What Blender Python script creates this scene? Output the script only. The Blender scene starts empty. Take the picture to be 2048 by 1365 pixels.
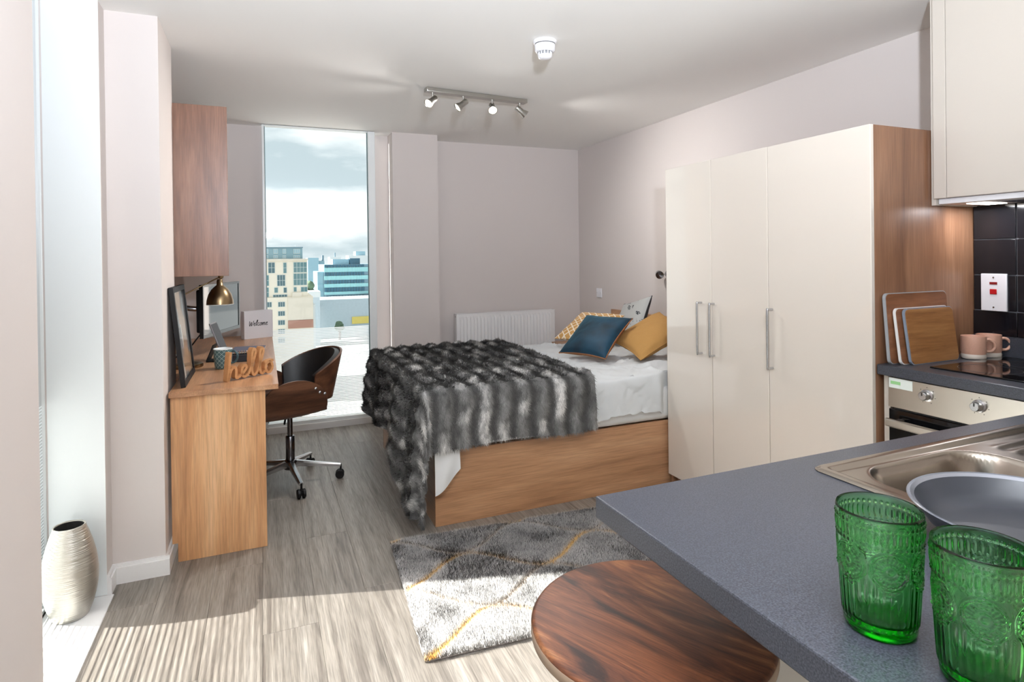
import bpy, bmesh, math, random
import numpy as np
from mathutils import Vector, Matrix

random.seed(7)
RNG = np.random.default_rng(11)
SC = bpy.context.scene
COL = SC.collection
R = math.radians

# ------------------------------------------------------------------ camera
CAM_H = 1.347
cam_d = bpy.data.cameras.new('camera')
cam_d.sensor_fit = 'HORIZONTAL'
cam_d.sensor_width = 36.0
cam_d.lens = 36.0 * 1193.7 / 2048.0
cam_d.shift_y = -(682.5 - 521.0) / 2048.0
cam_d.clip_start = 0.02
cam_d.clip_end = 3000
cam = bpy.data.objects.new('camera', cam_d)
COL.objects.link(cam)
_yaw, _pitch, _roll = R(22.677), R(-0.303), R(-0.724)
_f = Vector((math.sin(_yaw) * math.cos(_pitch), math.cos(_yaw) * math.cos(_pitch), math.sin(_pitch)))
_r = Vector((math.cos(_yaw), -math.sin(_yaw), 0))
_u = _r.cross(_f)
_r2 = _r * math.cos(_roll) + _u * math.sin(_roll)
_u2 = -_r * math.sin(_roll) + _u * math.cos(_roll)
cam.matrix_world = Matrix(((_r2.x, _u2.x, -_f.x, 0), (_r2.y, _u2.y, -_f.y, 0), (_r2.z, _u2.z, -_f.z, CAM_H), (0, 0, 0, 1)))
SC.camera = cam

# ------------------------------------------------------------------ colour, sky, sun
SC.view_settings.view_transform = 'Standard'
SC.view_settings.look = 'None'
SC.view_settings.exposure = 0.50
SC.view_settings.gamma = 1.0
SC.view_settings.use_curve_mapping = False
SC.cycles.use_denoising = True
SC.cycles.max_bounces = 14
SC.cycles.diffuse_bounces = 5
SC.cycles.glossy_bounces = 4
SC.cycles.transmission_bounces = 10
SC.cycles.transparent_max_bounces = 16
SC.cycles.sample_clamp_indirect = 6.0
SC.cycles.caustics_reflective = False
SC.cycles.caustics_refractive = False

SKY_STRENGTH = 1.0
SUN_STRENGTH = 16.0
SUN_DIR = Vector((1.0, -0.30, -0.58)).normalized()
FLASH_W = 455.0

world = bpy.data.worlds.new('sky')
SC.world = world
world.use_nodes = True
nt = world.node_tree
nt.nodes.clear()
_o = nt.nodes.new('ShaderNodeOutputWorld')
_b = nt.nodes.new('ShaderNodeBackground')
_tc = nt.nodes.new('ShaderNodeTexCoord')
_mp = nt.nodes.new('ShaderNodeMapping')
_mp.inputs['Scale'].default_value = (3.2, 3.2, 11.0)
_mp.inputs['Location'].default_value = (1.3, 0.4, 1.55)
_n = nt.nodes.new('ShaderNodeTexNoise')
_n.inputs['Scale'].default_value = 1.25
_n.inputs['Detail'].default_value = 7
_n.inputs['Roughness'].default_value = 0.52
_cr = nt.nodes.new('ShaderNodeValToRGB')
_cr.color_ramp.elements[0].position = 0.40
_cr.color_ramp.elements[0].color = (0.46, 0.55, 0.59, 1)
_cr.color_ramp.elements[1].position = 0.58
_cr.color_ramp.elements[1].color = (0.86, 0.90, 0.91, 1)
nt.links.new(_tc.outputs['Generated'], _mp.inputs['Vector'])
nt.links.new(_mp.outputs['Vector'], _n.inputs['Vector'])
nt.links.new(_n.outputs['Fac'], _cr.inputs['Fac'])
nt.links.new(_cr.outputs['Color'], _b.inputs['Color'])
_b.inputs['Strength'].default_value = SKY_STRENGTH
nt.links.new(_b.outputs['Background'], _o.inputs['Surface'])

sun_d = bpy.data.lights.new('sun', 'SUN')
sun_d.energy = SUN_STRENGTH
sun_d.angle = R(0.55)
sun_d.color = (1.0, 0.965, 0.92)
sun = bpy.data.objects.new('sun', sun_d)
COL.objects.link(sun)
sun.rotation_mode = 'QUATERNION'
sun.rotation_quaternion = SUN_DIR.to_track_quat('-Z', 'Y')

# the photographer's flash on its stand behind the camera
fl_d = bpy.data.lights.new('camera_flash', 'SPOT')
fl_d.energy = FLASH_W
fl_d.spot_size = R(150)
fl_d.spot_blend = 1.0
fl_d.shadow_soft_size = 0.05
fl_d.color = (0.90, 0.97, 1.08)
fl = bpy.data.objects.new('camera_flash', fl_d)
COL.objects.link(fl)
fl.location = (0.10, -0.30, 1.75)
fl.rotation_mode = 'QUATERNION'
fl.rotation_quaternion = Vector((0.20, 0.62, 0.75)).to_track_quat('-Z', 'Y')


# ------------------------------------------------------------------ helpers: objects
def link(o):
    COL.objects.link(o)
    return o


def tag(o, label=None, cat=None, group=None, kind=None):
    if label: o['label'] = label
    if cat: o['category'] = cat
    if group: o['group'] = group
    if kind: o['kind'] = kind
    return o


def thing(name, loc, label, cat, rz=0.0, group=None, kind=None):
    o = bpy.data.objects.new(name, None)
    o.empty_display_size = 0.05
    o.location = loc
    o.rotation_euler = (0, 0, rz)
    link(o)
    return tag(o, label, cat, group, kind)


class Soft(tuple):
    """rounded geometry, shaded smooth"""


def mesh_of(geo, name='m', angle=None, smooth=True):
    v, f = geo
    if angle is None: angle = 50 if isinstance(geo, Soft) else 20
    me = bpy.data.meshes.new(name)
    me.from_pydata([tuple(p) for p in v], [], [tuple(p) for p in f])
    if smooth:
        me.polygons.foreach_set('use_smooth', [True] * len(me.polygons))
        me.set_sharp_from_angle(angle=R(angle))
    me.update()
    return me


def part(name, geo, mat, parent=None, loc=(0, 0, 0), rot=(0, 0, 0), angle=None, smooth=True, matrix=None):
    me = geo if isinstance(geo, bpy.types.Mesh) else mesh_of(geo, name, angle, smooth)
    if mat is not None and len(me.materials) == 0:
        me.materials.append(mat)
    o = bpy.data.objects.new(name, me)
    link(o)
    if parent is not None:
        o.parent = parent
    if matrix is not None:
        o.matrix_local = matrix
    else:
        o.location = loc
        o.rotation_euler = rot
    return o


def struct(name, geo, mat, label=None, cat=None, **k):
    o = part(name, geo, mat, **k)
    o['kind'] = 'structure'
    if label: o['label'] = label
    if cat: o['category'] = cat
    return o


# ------------------------------------------------------------------ helpers: geometry, each returns (verts, faces)
def add(*gs):
    V, F = [], []
    for v, f in gs:
        k = len(V)
        V += list(v)
        F += [tuple(i + k for i in q) for q in f]
    return Soft((V, F)) if all(isinstance(g, Soft) for g in gs) else (V, F)


def xf(geo, m):
    v, f = geo
    return type(geo)(([tuple(m @ Vector(p)) for p in v], f))


def mv(geo, x=0, y=0, z=0):
    return type(geo)(([(p[0] + x, p[1] + y, p[2] + z) for p in geo[0]], geo[1]))


def rotx(g, a): return xf(g, Matrix.Rotation(a, 4, 'X'))
def roty(g, a): return xf(g, Matrix.Rotation(a, 4, 'Y'))
def rotz(g, a): return xf(g, Matrix.Rotation(a, 4, 'Z'))


def from_bm(bm):
    bm.verts.ensure_lookup_table()
    for i, v in enumerate(bm.verts): v.index = i
    g = ([tuple(v.co) for v in bm.verts], [tuple(v.index for v in f.verts) for f in bm.faces])
    bm.free()
    return g


def box(x0, x1, y0, y1, z0, z1, b=0.0, seg=2):
    v = [(x, y, z) for z in (z0, z1) for y in (y0, y1) for x in (x0, x1)]
    f = [(0, 2, 3, 1), (4, 5, 7, 6), (0, 1, 5, 4), (2, 6, 7, 3), (0, 4, 6, 2), (1, 3, 7, 5)]
    if b <= 0: return v, f
    bm = bmesh.new()
    vs = [bm.verts.new(p) for p in v]
    for q in f: bm.faces.new([vs[i] for i in q])
    bmesh.ops.bevel(bm, geom=bm.edges[:], offset=b, segments=seg, profile=0.5, affect='EDGES')
    return from_bm(bm)


def lathe(prof, n=48, closed=False, cap0=False, cap1=False):
    """prof: list of (r, z)."""
    V, F = [], []
    m = len(prof)
    for r, z in prof:
        for i in range(n):
            a = 2 * math.pi * i / n
            V.append((r * math.cos(a), r * math.sin(a), z))
    for j in range(m - 1 if not closed else m):
        j2 = (j + 1) % m
        for i in range(n):
            i2 = (i + 1) % n
            F.append((j * n + i, j * n + i2, j2 * n + i2, j2 * n + i))
    if cap0: F.append(tuple(range(n - 1, -1, -1)))
    if cap1: F.append(tuple((m - 1) * n + i for i in range(n)))
    return Soft((V, F))


def cyl(r, z0, z1, n=32, b=0.0):
    if b > 0:
        return lathe([(r - b, z0), (r, z0 + b), (r, z1 - b), (r - b, z1)], n, cap0=True, cap1=True)
    return lathe([(r, z0), (r, z1)], n, cap0=True, cap1=True)


def smooth_path(P, k=8, closed=False):
    P = [Vector(p) for p in P]
    out = []
    n = len(P)
    for i in range(n - 1):
        p0, p1, p2, p3 = P[max(i - 1, 0)], P[i], P[i + 1], P[min(i + 2, n - 1)]
        for j in range(k):
            t = j / k
            out.append(0.5 * ((2 * p1) + (p2 - p0) * t + (2 * p0 - 5 * p1 + 4 * p2 - p3) * t * t + (3 * p1 - p0 - 3 * p2 + p3) * t ** 3))
    out.append(P[-1])
    return out


def tube(path, r, n=10, caps=True):
    P = [Vector(p) for p in path]
    m = len(P)
    rr = r if hasattr(r, '__len__') else [r] * m
    V, F = [], []
    t0 = (P[1] - P[0]).normalized()
    ref = Vector((0, 0, 1)) if abs(t0.z) < 0.9 else Vector((1, 0, 0))
    nrm = t0.cross(ref).normalized()
    for i in range(m):
        t = (P[min(i + 1, m - 1)] - P[max(i - 1, 0)]).normalized()
        nrm = (nrm - t * nrm.dot(t)).normalized()
        bn = t.cross(nrm)
        for k in range(n):
            a = 2 * math.pi * k / n
            V.append(tuple(P[i] + (nrm * math.cos(a) + bn * math.sin(a)) * rr[i]))
    for i in range(m - 1):
        for k in range(n):
            k2 = (k + 1) % n
            F.append((i * n + k, i * n + k2, (i + 1) * n + k2, (i + 1) * n + k))
    if caps:
        F.append(tuple(range(n - 1, -1, -1)))
        F.append(tuple((m - 1) * n + k for k in range(n)))
    return Soft((V, F))


def prism(poly, z0, z1):
    n = len(poly)
    V = [(x, y, z0) for x, y in poly] + [(x, y, z1) for x, y in poly]
    F = [tuple(range(n - 1, -1, -1)), tuple(range(n, 2 * n))]
    for i in range(n):
        j = (i + 1) % n
        F.append((i, j, n + j, n + i))
    return V, F


def ring_slab(x0, x1, y0, y1, hx0, hx1, hy0, hy1, z0, z1):
    """a slab with a rectangular hole, one closed mesh."""
    xs, ys = [x0, hx0, hx1, x1], [y0, hy0, hy1, y1]
    V = [(x, y, z) for z in (z0, z1) for y in ys for x in xs]
    id = lambda i, j, k: k * 16 + j * 4 + i
    F = []
    for j in range(3):
        for i in range(3):
            if i == 1 and j == 1: continue
            F.append((id(i, j, 1), id(i + 1, j, 1), id(i + 1, j + 1, 1), id(i, j + 1, 1)))
            F.append((id(i, j, 0), id(i, j + 1, 0), id(i + 1, j + 1, 0), id(i + 1, j, 0)))
    for i in range(3):
        F.append((id(i, 0, 0), id(i + 1, 0, 0), id(i + 1, 0, 1), id(i, 0, 1)))
        F.append((id(i + 1, 3, 0), id(i, 3, 0), id(i, 3, 1), id(i + 1, 3, 1)))
        F.append((id(0, i + 1, 0), id(0, i, 0), id(0, i, 1), id(0, i + 1, 1)))
        F.append((id(3, i, 0), id(3, i + 1, 0), id(3, i + 1, 1), id(3, i, 1)))
    F.append((id(1, 1, 0), id(1, 1, 1), id(2, 1, 1), id(2, 1, 0)))
    F.append((id(1, 2, 0), id(2, 2, 0), id(2, 2, 1), id(1, 2, 1)))
    F.append((id(1, 1, 0), id(1, 2, 0), id(1, 2, 1), id(1, 1, 1)))
    F.append((id(2, 1, 0), id(2, 1, 1), id(2, 2, 1), id(2, 2, 0)))
    return V, F


def grid(nu, nv, fn):
    """fn(u, v) -> point, u, v in 0..1"""
    V = [fn(i / nu, j / nv) for j in range(nv + 1) for i in range(nu + 1)]
    F = [(j * (nu + 1) + i, j * (nu + 1) + i + 1, (j + 1) * (nu + 1) + i + 1, (j + 1) * (nu + 1) + i) for j in range(nv) for i in range(nu)]
    return Soft((V, F))


def shell(nu, nv, fn, th):
    """a sheet of thickness th (along its normals), closed."""
    e = 1e-3
    def nrm(u, v):
        a = Vector(fn(min(u + e, 1), v)) - Vector(fn(max(u - e, 0), v))
        b = Vector(fn(u, min(v + e, 1))) - Vector(fn(u, max(v - e, 0)))
        c = a.cross(b)
        return c.normalized() if c.length > 1e-12 else Vector((0, 0, 1))
    A = grid(nu, nv, fn)
    B = grid(nu, nv, lambda u, v: tuple(Vector(fn(u, v)) - nrm(u, v) * th))
    k = len(A[0])
    V = A[0] + B[0]
    F = list(A[1]) + [tuple(k + i for i in reversed(q)) for q in B[1]]
    W = nu + 1
    rim = [i for i in range(W)] + [j * W + nu for j in range(1, nv + 1)] + [nv * W + i for i in range(nu - 1, -1, -1)] + [j * W for j in range(nv - 1, 0, -1)]
    for a, b in zip(rim, rim[1:] + rim[:1]):
        F.append((b, a, k + a, k + b))
    return Soft((V, F))


def ribbon(path, w, d):
    """a flat stroke along a 2D path (x, z), width w, thickness d along y (0..d)."""
    P = [Vector((p[0], p[1])) for p in path]
    m = len(P)
    V, F = [], []
    for i in range(m):
        t = (P[min(i + 1, m - 1)] - P[max(i - 1, 0)])
        t = t.normalized() if t.length > 1e-9 else Vector((1, 0))
        n = Vector((-t.y, t.x)) * w * 0.5
        a, b = P[i] + n, P[i] - n
        V += [(a.x, 0, a.y), (b.x, 0, b.y), (b.x, d, b.y), (a.x, d, a.y)]
    for i in range(m - 1):
        k, l = i * 4, i * 4 + 4
        for q in range(4):
            r = (q + 1) % 4
            F.append((k + q, k + r, l + r, l + q))
    F.append((3, 2, 1, 0))
    F.append(tuple((m - 1) * 4 + q for q in range(4)))
    return V, F


def blades(P, N, D, length, width, colors, name, mat, parent):
    """many single-triangle hairs: roots P, directions D; one mesh with a colour attribute."""
    n = len(P)
    side = np.cross(D, N)
    ln = np.linalg.norm(side, axis=1, keepdims=True)
    side = np.where(ln > 1e-6, side / np.maximum(ln, 1e-6), np.array([[1.0, 0, 0]]))
    w = (np.asarray(width) * np.ones(n))[:, None] * 0.5
    L = (np.asarray(length) * np.ones(n))[:, None]
    v = np.empty((n, 3, 3))
    v[:, 0] = P - side * w
    v[:, 1] = P + side * w
    v[:, 2] = P + D * L
    me = bpy.data.meshes.new(name)
    me.vertices.add(3 * n)
    me.loops.add(3 * n)
    me.polygons.add(n)
    me.vertices.foreach_set('co', v.reshape(-1).astype(np.float32))
    me.loops.foreach_set('vertex_index', np.arange(3 * n, dtype=np.int32))
    me.polygons.foreach_set('loop_start', np.arange(0, 3 * n, 3, dtype=np.int32))
    me.update()
    at = me.color_attributes.new('tint', 'FLOAT_COLOR', 'POINT')
    c = np.ones((n, 3, 4), dtype=np.float32)
    c[:, :, :3] = colors[:, None, :]
    at.data.foreach_set('color', c.reshape(-1))
    # normals follow the pile so the fur shades softly
    nn = np.repeat(N[:, None, :], 3, axis=1).reshape(-1, 3)
    me.polygons.foreach_set('use_smooth', np.ones(n, dtype=bool))
    me.normals_split_custom_set_from_vertices(nn.tolist())
    me.materials.append(mat)
    o = bpy.data.objects.new(name, me)
    link(o)
    o.parent = parent
    o['kind'] = 'stuff'
    return o


# ------------------------------------------------------------------ materials
def lin(c):
    return tuple(((x / 255) / 12.92 if x / 255 <= 0.04045 else ((x / 255 + 0.055) / 1.055) ** 2.4) for x in c)


def new_mat(name):
    m = bpy.data.materials.new(name)
    m.use_nodes = True
    return m, m.node_tree, m.node_tree.nodes['Principled BSDF']


def plain(name, c, rough=0.5, metal=0.0, spec=0.5, bump=0.0, bscale=200.0, var=0.0, coat=0.0, emit=None, estr=0.0):
    m, t, p = new_mat(name)
    col = lin(c)
    p.inputs['Base Color'].default_value = (*col, 1)
    p.inputs['Roughness'].default_value = rough
    p.inputs['Metallic'].default_value = metal
    p.inputs['Specular IOR Level'].default_value = spec
    p.inputs['Coat Weight'].default_value = coat
    p.inputs['Coat Roughness'].default_value = 0.04
    p.inputs['Coat IOR'].default_value = 1.75
    if emit:
        p.inputs['Emission Color'].default_value = (*lin(emit), 1)
        p.inputs['Emission Strength'].default_value = estr
    tc = t.nodes.new('ShaderNodeTexCoord')
    nz = t.nodes.new('ShaderNodeTexNoise')
    nz.inputs['Scale'].default_value = bscale
    nz.inputs['Detail'].default_value = 3
    t.links.new(tc.outputs['Object'], nz.inputs['Vector'])
    if bump > 0:
        b = t.nodes.new('ShaderNodeBump')
        b.inputs['Strength'].default_value = bump
        b.inputs['Distance'].default_value = 0.002
        t.links.new(nz.outputs['Fac'], b.inputs['Height'])
        t.links.new(b.outputs['Normal'], p.inputs['Normal'])
    if var > 0:
        mx = t.nodes.new('ShaderNodeMix')
        mx.data_type = 'RGBA'
        mx.inputs['A'].default_value = (*[x * (1 - var) for x in col], 1)
        mx.inputs['B'].default_value = (*[min(1, x * (1 + var)) for x in col], 1)
        t.links.new(nz.outputs['Fac'], mx.inputs['Factor'])
        t.links.new(mx.outputs['Result'], p.inputs['Base Color'])
    return m


def wood(name, stops, axis='z', scale=1.0, rough=0.42, stretch=14.0, wav=0.0, rnd=False, fine=0.35, bump=0.12, offset=(0, 0, 0), coat=0.0, lo=0.30, hi=0.72, detail=6):
    m, t, p = new_mat(name)
    tc = t.nodes.new('ShaderNodeTexCoord')
    mp = t.nodes.new('ShaderNodeMapping')
    s = [stretch * scale] * 3
    s['xyz'.index(axis)] = 0.9 * scale
    mp.inputs['Scale'].default_value = s
    mp.inputs['Location'].default_value = offset
    src = tc.outputs['Object']
    if rnd:
        oi = t.nodes.new('ShaderNodeObjectInfo')
        mu = t.nodes.new('ShaderNodeMath'); mu.operation = 'MULTIPLY'; mu.inputs[1].default_value = 37.0
        va = t.nodes.new('ShaderNodeVectorMath'); va.operation = 'ADD'
        t.links.new(oi.outputs['Random'], mu.inputs[0])
        t.links.new(src, va.inputs[0]); t.links.new(mu.outputs[0], va.inputs[1])
        src = va.outputs[0]
    t.links.new(src, mp.inputs['Vector'])
    n1 = t.nodes.new('ShaderNodeTexNoise')
    n1.inputs['Scale'].default_value = 1.0
    n1.inputs['Detail'].default_value = detail
    n1.inputs['Roughness'].default_value = 0.6
    n1.inputs['Distortion'].default_value = wav
    t.links.new(mp.outputs['Vector'], n1.inputs['Vector'])
    cr = t.nodes.new('ShaderNodeValToRGB')
    el = cr.color_ramp.elements
    k = len(stops)
    while len(el) < k: el.new(0.5)
    for i, c in enumerate(stops):
        el[i].position = lo + (hi - lo) * i / (k - 1)
        el[i].color = (*lin(c), 1)
    t.links.new(n1.outputs['Fac'], cr.inputs['Fac'])
    # fine pores along the grain
    mp2 = t.nodes.new('ShaderNodeMapping')
    s2 = [150 * scale] * 3
    s2['xyz'.index(axis)] = 6 * scale
    mp2.inputs['Scale'].default_value = s2
    t.links.new(src, mp2.inputs['Vector'])
    n2 = t.nodes.new('ShaderNodeTexNoise')
    n2.inputs['Scale'].default_value = 1.0
    n2.inputs['Detail'].default_value = 4
    t.links.new(mp2.outputs['Vector'], n2.inputs['Vector'])
    r2 = t.nodes.new('ShaderNodeMapRange')
    r2.inputs['From Min'].default_value = 0.35; r2.inputs['From Max'].default_value = 0.6
    r2.inputs['To Min'].default_value = 1.0 - fine; r2.inputs['To Max'].default_value = 1.0
    t.links.new(n2.outputs['Fac'], r2.inputs['Value'])
    mx = t.nodes.new('ShaderNodeMix'); mx.data_type = 'RGBA'; mx.blend_type = 'MULTIPLY'
    mx.inputs['Factor'].default_value = 1.0
    t.links.new(cr.outputs['Color'], mx.inputs['A'])
    t.links.new(r2.outputs['Result'], mx.inputs['B'])
    col = mx.outputs['Result']
    if rnd:
        hv = t.nodes.new('ShaderNodeHueSaturation')
        rr = t.nodes.new('ShaderNodeMapRange')
        rr.inputs['To Min'].default_value = 0.93; rr.inputs['To Max'].default_value = 1.07
        t.links.new(oi.outputs['Random'], rr.inputs['Value'])
        t.links.new(rr.outputs['Result'], hv.inputs['Value'])
        t.links.new(col, hv.inputs['Color'])
        col = hv.outputs['Color']
    t.links.new(col, p.inputs['Base Color'])
    p.inputs['Roughness'].default_value = rough
    p.inputs['Coat Weight'].default_value = coat
    p.inputs['Coat Roughness'].default_value = 0.15
    b = t.nodes.new('ShaderNodeBump')
    b.inputs['Strength'].default_value = bump
    b.inputs['Distance'].default_value = 0.0015
    t.links.new(n2.outputs['Fac'], b.inputs['Height'])
    t.links.new(b.outputs['Normal'], p.inputs['Normal'])
    return m


def attr_mat(name, rough=0.8, sheen=0.3):
    m, t, p = new_mat(name)
    a = t.nodes.new('ShaderNodeAttribute')
    a.attribute_name = 'tint'
    t.links.new(a.outputs['Color'], p.inputs['Base Color'])
    p.inputs['Roughness'].default_value = rough
    p.inputs['Sheen Weight'].default_value = sheen
    p.inputs['Specular IOR Level'].default_value = 0.25
    return m


def thin_glass(name, tint=(0.93, 0.97, 0.97), frit=None, ior=1.45):
    """window pane: clear with a mirror reflection; frit = (top z, pitch, duty): white printed lines on its lower part."""
    m, t, p = new_mat(name)
    t.nodes.remove(p)
    out = t.nodes['Material Output']
    tr = t.nodes.new('ShaderNodeBsdfTransparent'); tr.inputs['Color'].default_value = (*tint, 1)
    gl = t.nodes.new('ShaderNodeBsdfGlossy'); gl.inputs['Roughness'].default_value = 0.0
    fr = t.nodes.new('ShaderNodeFresnel'); fr.inputs['IOR'].default_value = ior
    mx = t.nodes.new('ShaderNodeMixShader')
    t.links.new(fr.outputs[0], mx.inputs[0]); t.links.new(tr.outputs[0], mx.inputs[1]); t.links.new(gl.outputs[0], mx.inputs[2])
    last = mx.outputs[0]
    if frit:
        top, pitch, duty = frit
        tc = t.nodes.new('ShaderNodeTexCoord')
        sp = t.nodes.new('ShaderNodeSeparateXYZ')
        t.links.new(tc.outputs['Object'], sp.inputs[0])
        def mth(op, a, b=None):
            n = t.nodes.new('ShaderNodeMath'); n.operation = op
            for i, q in enumerate((a, b)):
                if q is None: continue
                if isinstance(q, (int, float)): n.inputs[i].default_value = q
                else: t.links.new(q, n.inputs[i])
            return n.outputs[0]
        fr1 = mth('FRACT', mth('DIVIDE', sp.outputs['Z'], pitch))
        line = mth('LESS_THAN', fr1, duty)
        low = mth('LESS_THAN', sp.outputs['Z'], top)
        fac = mth('MULTIPLY', line, low)
        df = t.nodes.new('ShaderNodeBsdfDiffuse'); df.inputs['Color'].default_value = (0.86, 0.90, 0.90, 1)
        tl = t.nodes.new('ShaderNodeBsdfTranslucent'); tl.inputs['Color'].default_value = (0.86, 0.92, 0.92, 1)
        m2 = t.nodes.new('ShaderNodeMixShader'); m2.inputs[0].default_value = 0.6
        t.links.new(df.outputs[0], m2.inputs[1]); t.links.new(tl.outputs[0], m2.inputs[2])
        m3 = t.nodes.new('ShaderNodeMixShader')
        t.links.new(fac, m3.inputs[0]); t.links.new(last, m3.inputs[1]); t.links.new(m2.outputs[0], m3.inputs[2])
        last = m3.outputs[0]
    t.links.new(last, out.inputs['Surface'])
    return m


M = {}
M['wall'] = plain('wall_paint', (214, 206, 202), 0.85, spec=0.25, bump=0.10, bscale=420)
M['ceiling'] = plain('ceiling_paint', (243, 242, 239), 0.9, spec=0.2, bump=0.05, bscale=380)
M['white_gloss'] = plain('white_gloss_paint', (238, 237, 236), 0.35)
M['white_frame'] = plain('white_window_frame', (236, 240, 240), 0.35)
M['sub'] = plain('floor_base', (70, 64, 58), 0.9)
M['plank'] = wood('grey_oak_plank', [(102, 94, 87), (133, 125, 116), (148, 140, 131), (164, 156, 147)], axis='y', scale=1.6, stretch=17, rough=0.42, wav=0.6, rnd=True, fine=0.34)
M['walnut'] = wood('warm_wood_laminate', [(132, 94, 66), (162, 118, 84), (182, 138, 102), (196, 152, 116)], axis='z', scale=1.1, stretch=9, rough=0.36, wav=0.4, fine=0.22)
M['walnut_x'] = wood('warm_wood_laminate_long', [(146, 104, 74), (176, 130, 94), (194, 148, 110), (206, 162, 124)], axis='x', scale=1.0, stretch=10, rough=0.36, wav=0.4, fine=0.22)
M['walnut_y'] = wood('desk_wood_laminate', [(150, 108, 78), (176, 130, 94), (196, 150, 112), (206, 162, 124)], axis='y', scale=1.1, stretch=9, rough=0.30, wav=0.4, fine=0.2)
M['desk_z'] = wood('desk_panel_laminate', [(168, 118, 78), (202, 150, 104), (220, 172, 126), (230, 186, 142)], axis='z', scale=1.2, stretch=9, rough=0.36, wav=0.4, fine=0.2)
M['shelf_wood'] = wood('reddish_shelf_laminate', [(98, 64, 46), (122, 83, 62), (140, 99, 76), (152, 112, 88)], axis='z', scale=1.2, stretch=9, rough=0.34, wav=0.4, fine=0.24)
M['ward_side'] = wood('wardrobe_side_laminate', [(108, 74, 53), (134, 95, 70), (154, 113, 85), (168, 128, 99)], axis='z', scale=0.9, stretch=8, rough=0.34, wav=0.5, fine=0.18)
M['cream_gloss'] = plain('cream_gloss_lacquer', (228, 219, 208), 0.10, coat=0.8)
M['cream'] = plain('cream_lacquer', (204, 196, 186), 0.28)
M['chrome'] = plain('brushed_chrome', (190, 190, 192), 0.25, metal=1.0)
M['steel'] = plain('stainless_steel', (200, 194, 184), 0.28, metal=1.0, bump=0.03, bscale=60)
M['dark_steel'] = plain('dark_chrome', (120, 120, 124), 0.2, metal=1.0)
M['black'] = plain('black_plastic', (14, 14, 16), 0.5, spec=0.3)
M['black_gloss'] = plain('black_ceramic_glass', (12, 12, 14), 0.05)
M['black_tile'] = plain('black_glazed_tile', (20, 20, 25), 0.12, bump=0.05, bscale=30)
M['grout'] = plain('grey_grout', (120, 122, 128), 0.9)
M['white_plastic'] = plain('white_plastic', (236, 236, 240), 0.35)


def worktop_mat():
    m, t, p = new_mat('slate_grey_worktop')
    tc = t.nodes.new('ShaderNodeTexCoord')
    n = t.nodes.new('ShaderNodeTexNoise')
    n.inputs['Scale'].default_value = 420
    n.inputs['Detail'].default_value = 2
    t.links.new(tc.outputs['Object'], n.inputs['Vector'])
    cr = t.nodes.new('ShaderNodeValToRGB')
    cr.color_ramp.elements[0].position = 0.35; cr.color_ramp.elements[0].color = (*lin((42, 44, 51)), 1)
    cr.color_ramp.elements[1].position = 0.68; cr.color_ramp.elements[1].color = (*lin((74, 77, 86)), 1)
    t.links.new(n.outputs['Fac'], cr.inputs['Fac'])
    t.links.new(cr.outputs['Color'], p.inputs['Base Color'])
    p.inputs['Roughness'].default_value = 0.33
    b = t.nodes.new('ShaderNodeBump'); b.inputs['Strength'].default_value = 0.06; b.inputs['Distance'].default_value = 0.001
    t.links.new(n.outputs['Fac'], b.inputs['Height']); t.links.new(b.outputs['Normal'], p.inputs['Normal'])
    return m


M['worktop'] = worktop_mat()
M['glass_side'] = thin_glass('side_window_glass', (0.93, 0.97, 0.97), frit=(0.80, 0.0125, 0.36))
M['glass_back'] = thin_glass('tall_window_glass', (0.95, 0.97, 0.96), frit=(0.80, 0.0125, 0.66))

# ------------------------------------------------------------------ the room shell
CEIL = 2.40
XR = 2.90      # right wall
XK = 2.82      # tiled kitchen wall
YB = 5.21      # back wall with the radiator
YF = -2.40     # wall behind the camera
XL = -0.597    # left wall
XA = -0.66     # left wall in the desk alcove
YO = 5.40      # outer face of the back wall, set deep to keep sun off the window
XO = -0.95     # outer face of the left wall

fl_root = struct('floor', box(XO, XR + 0.1, YF - 0.1, YO, -0.12, -0.014), M['sub'], 'grey oak plank floor of the studio', 'floor')
PW, PL = 0.193, 1.28
pm = mesh_of(box(-PW / 2 + 0.0003, PW / 2 - 0.0003, -PL / 2 + 0.0003, PL / 2 - 0.0003, -0.014, 0.0, 0.0007, 1), 'plank', smooth=False)
pm.materials.append(M['plank'])
ix = 0
x = XL + PW / 2
while x - PW / 2 < XR:
    off = (ix * 0.437) % 1.0
    y = YF - off * PL + PL / 2
    while y - PL / 2 < YB:
        if y + PL / 2 > 0.9 and not (x > 2.3 and y + PL / 2 < 2.6):
            y0, y1 = max(y - PL / 2, YF), min(y + PL / 2, 5.06)
            if y1 - y0 > 0.03:
                if y1 - y0 > PL - 0.001:
                    part('plank', pm, None, fl_root, (x, y, 0))
                else:
                    h = (y1 - y0) / 2
                    part('plank', box(-PW / 2 + 0.0003, PW / 2 - 0.0003, -h + 0.0003, h - 0.0003, -0.014, 0, 0.0007, 1), M['plank'], fl_root, (x, (y0 + y1) / 2, 0), smooth=False)
        y += PL
    x += PW
    ix += 1
part('floor_covering', box(XL, XR, YF, 0.9, -0.014, -0.001), M['plank'], fl_root, smooth=False)

struct('ceiling', add(box(XO - 0.36, XR + 0.1, YF - 0.1, 5.055, CEIL, CEIL + 0.15), box(XO - 0.36, 0.0, 5.055, YO, CEIL, CEIL + 1.0), box(0.88, XR + 0.1, 5.055, YO, CEIL, CEIL + 0.15)), M['ceiling'], 'white painted ceiling with added outer ledges that block the sun', 'ceiling', smooth=False)  # outside overhang and raised block are added to keep sun out

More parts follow.
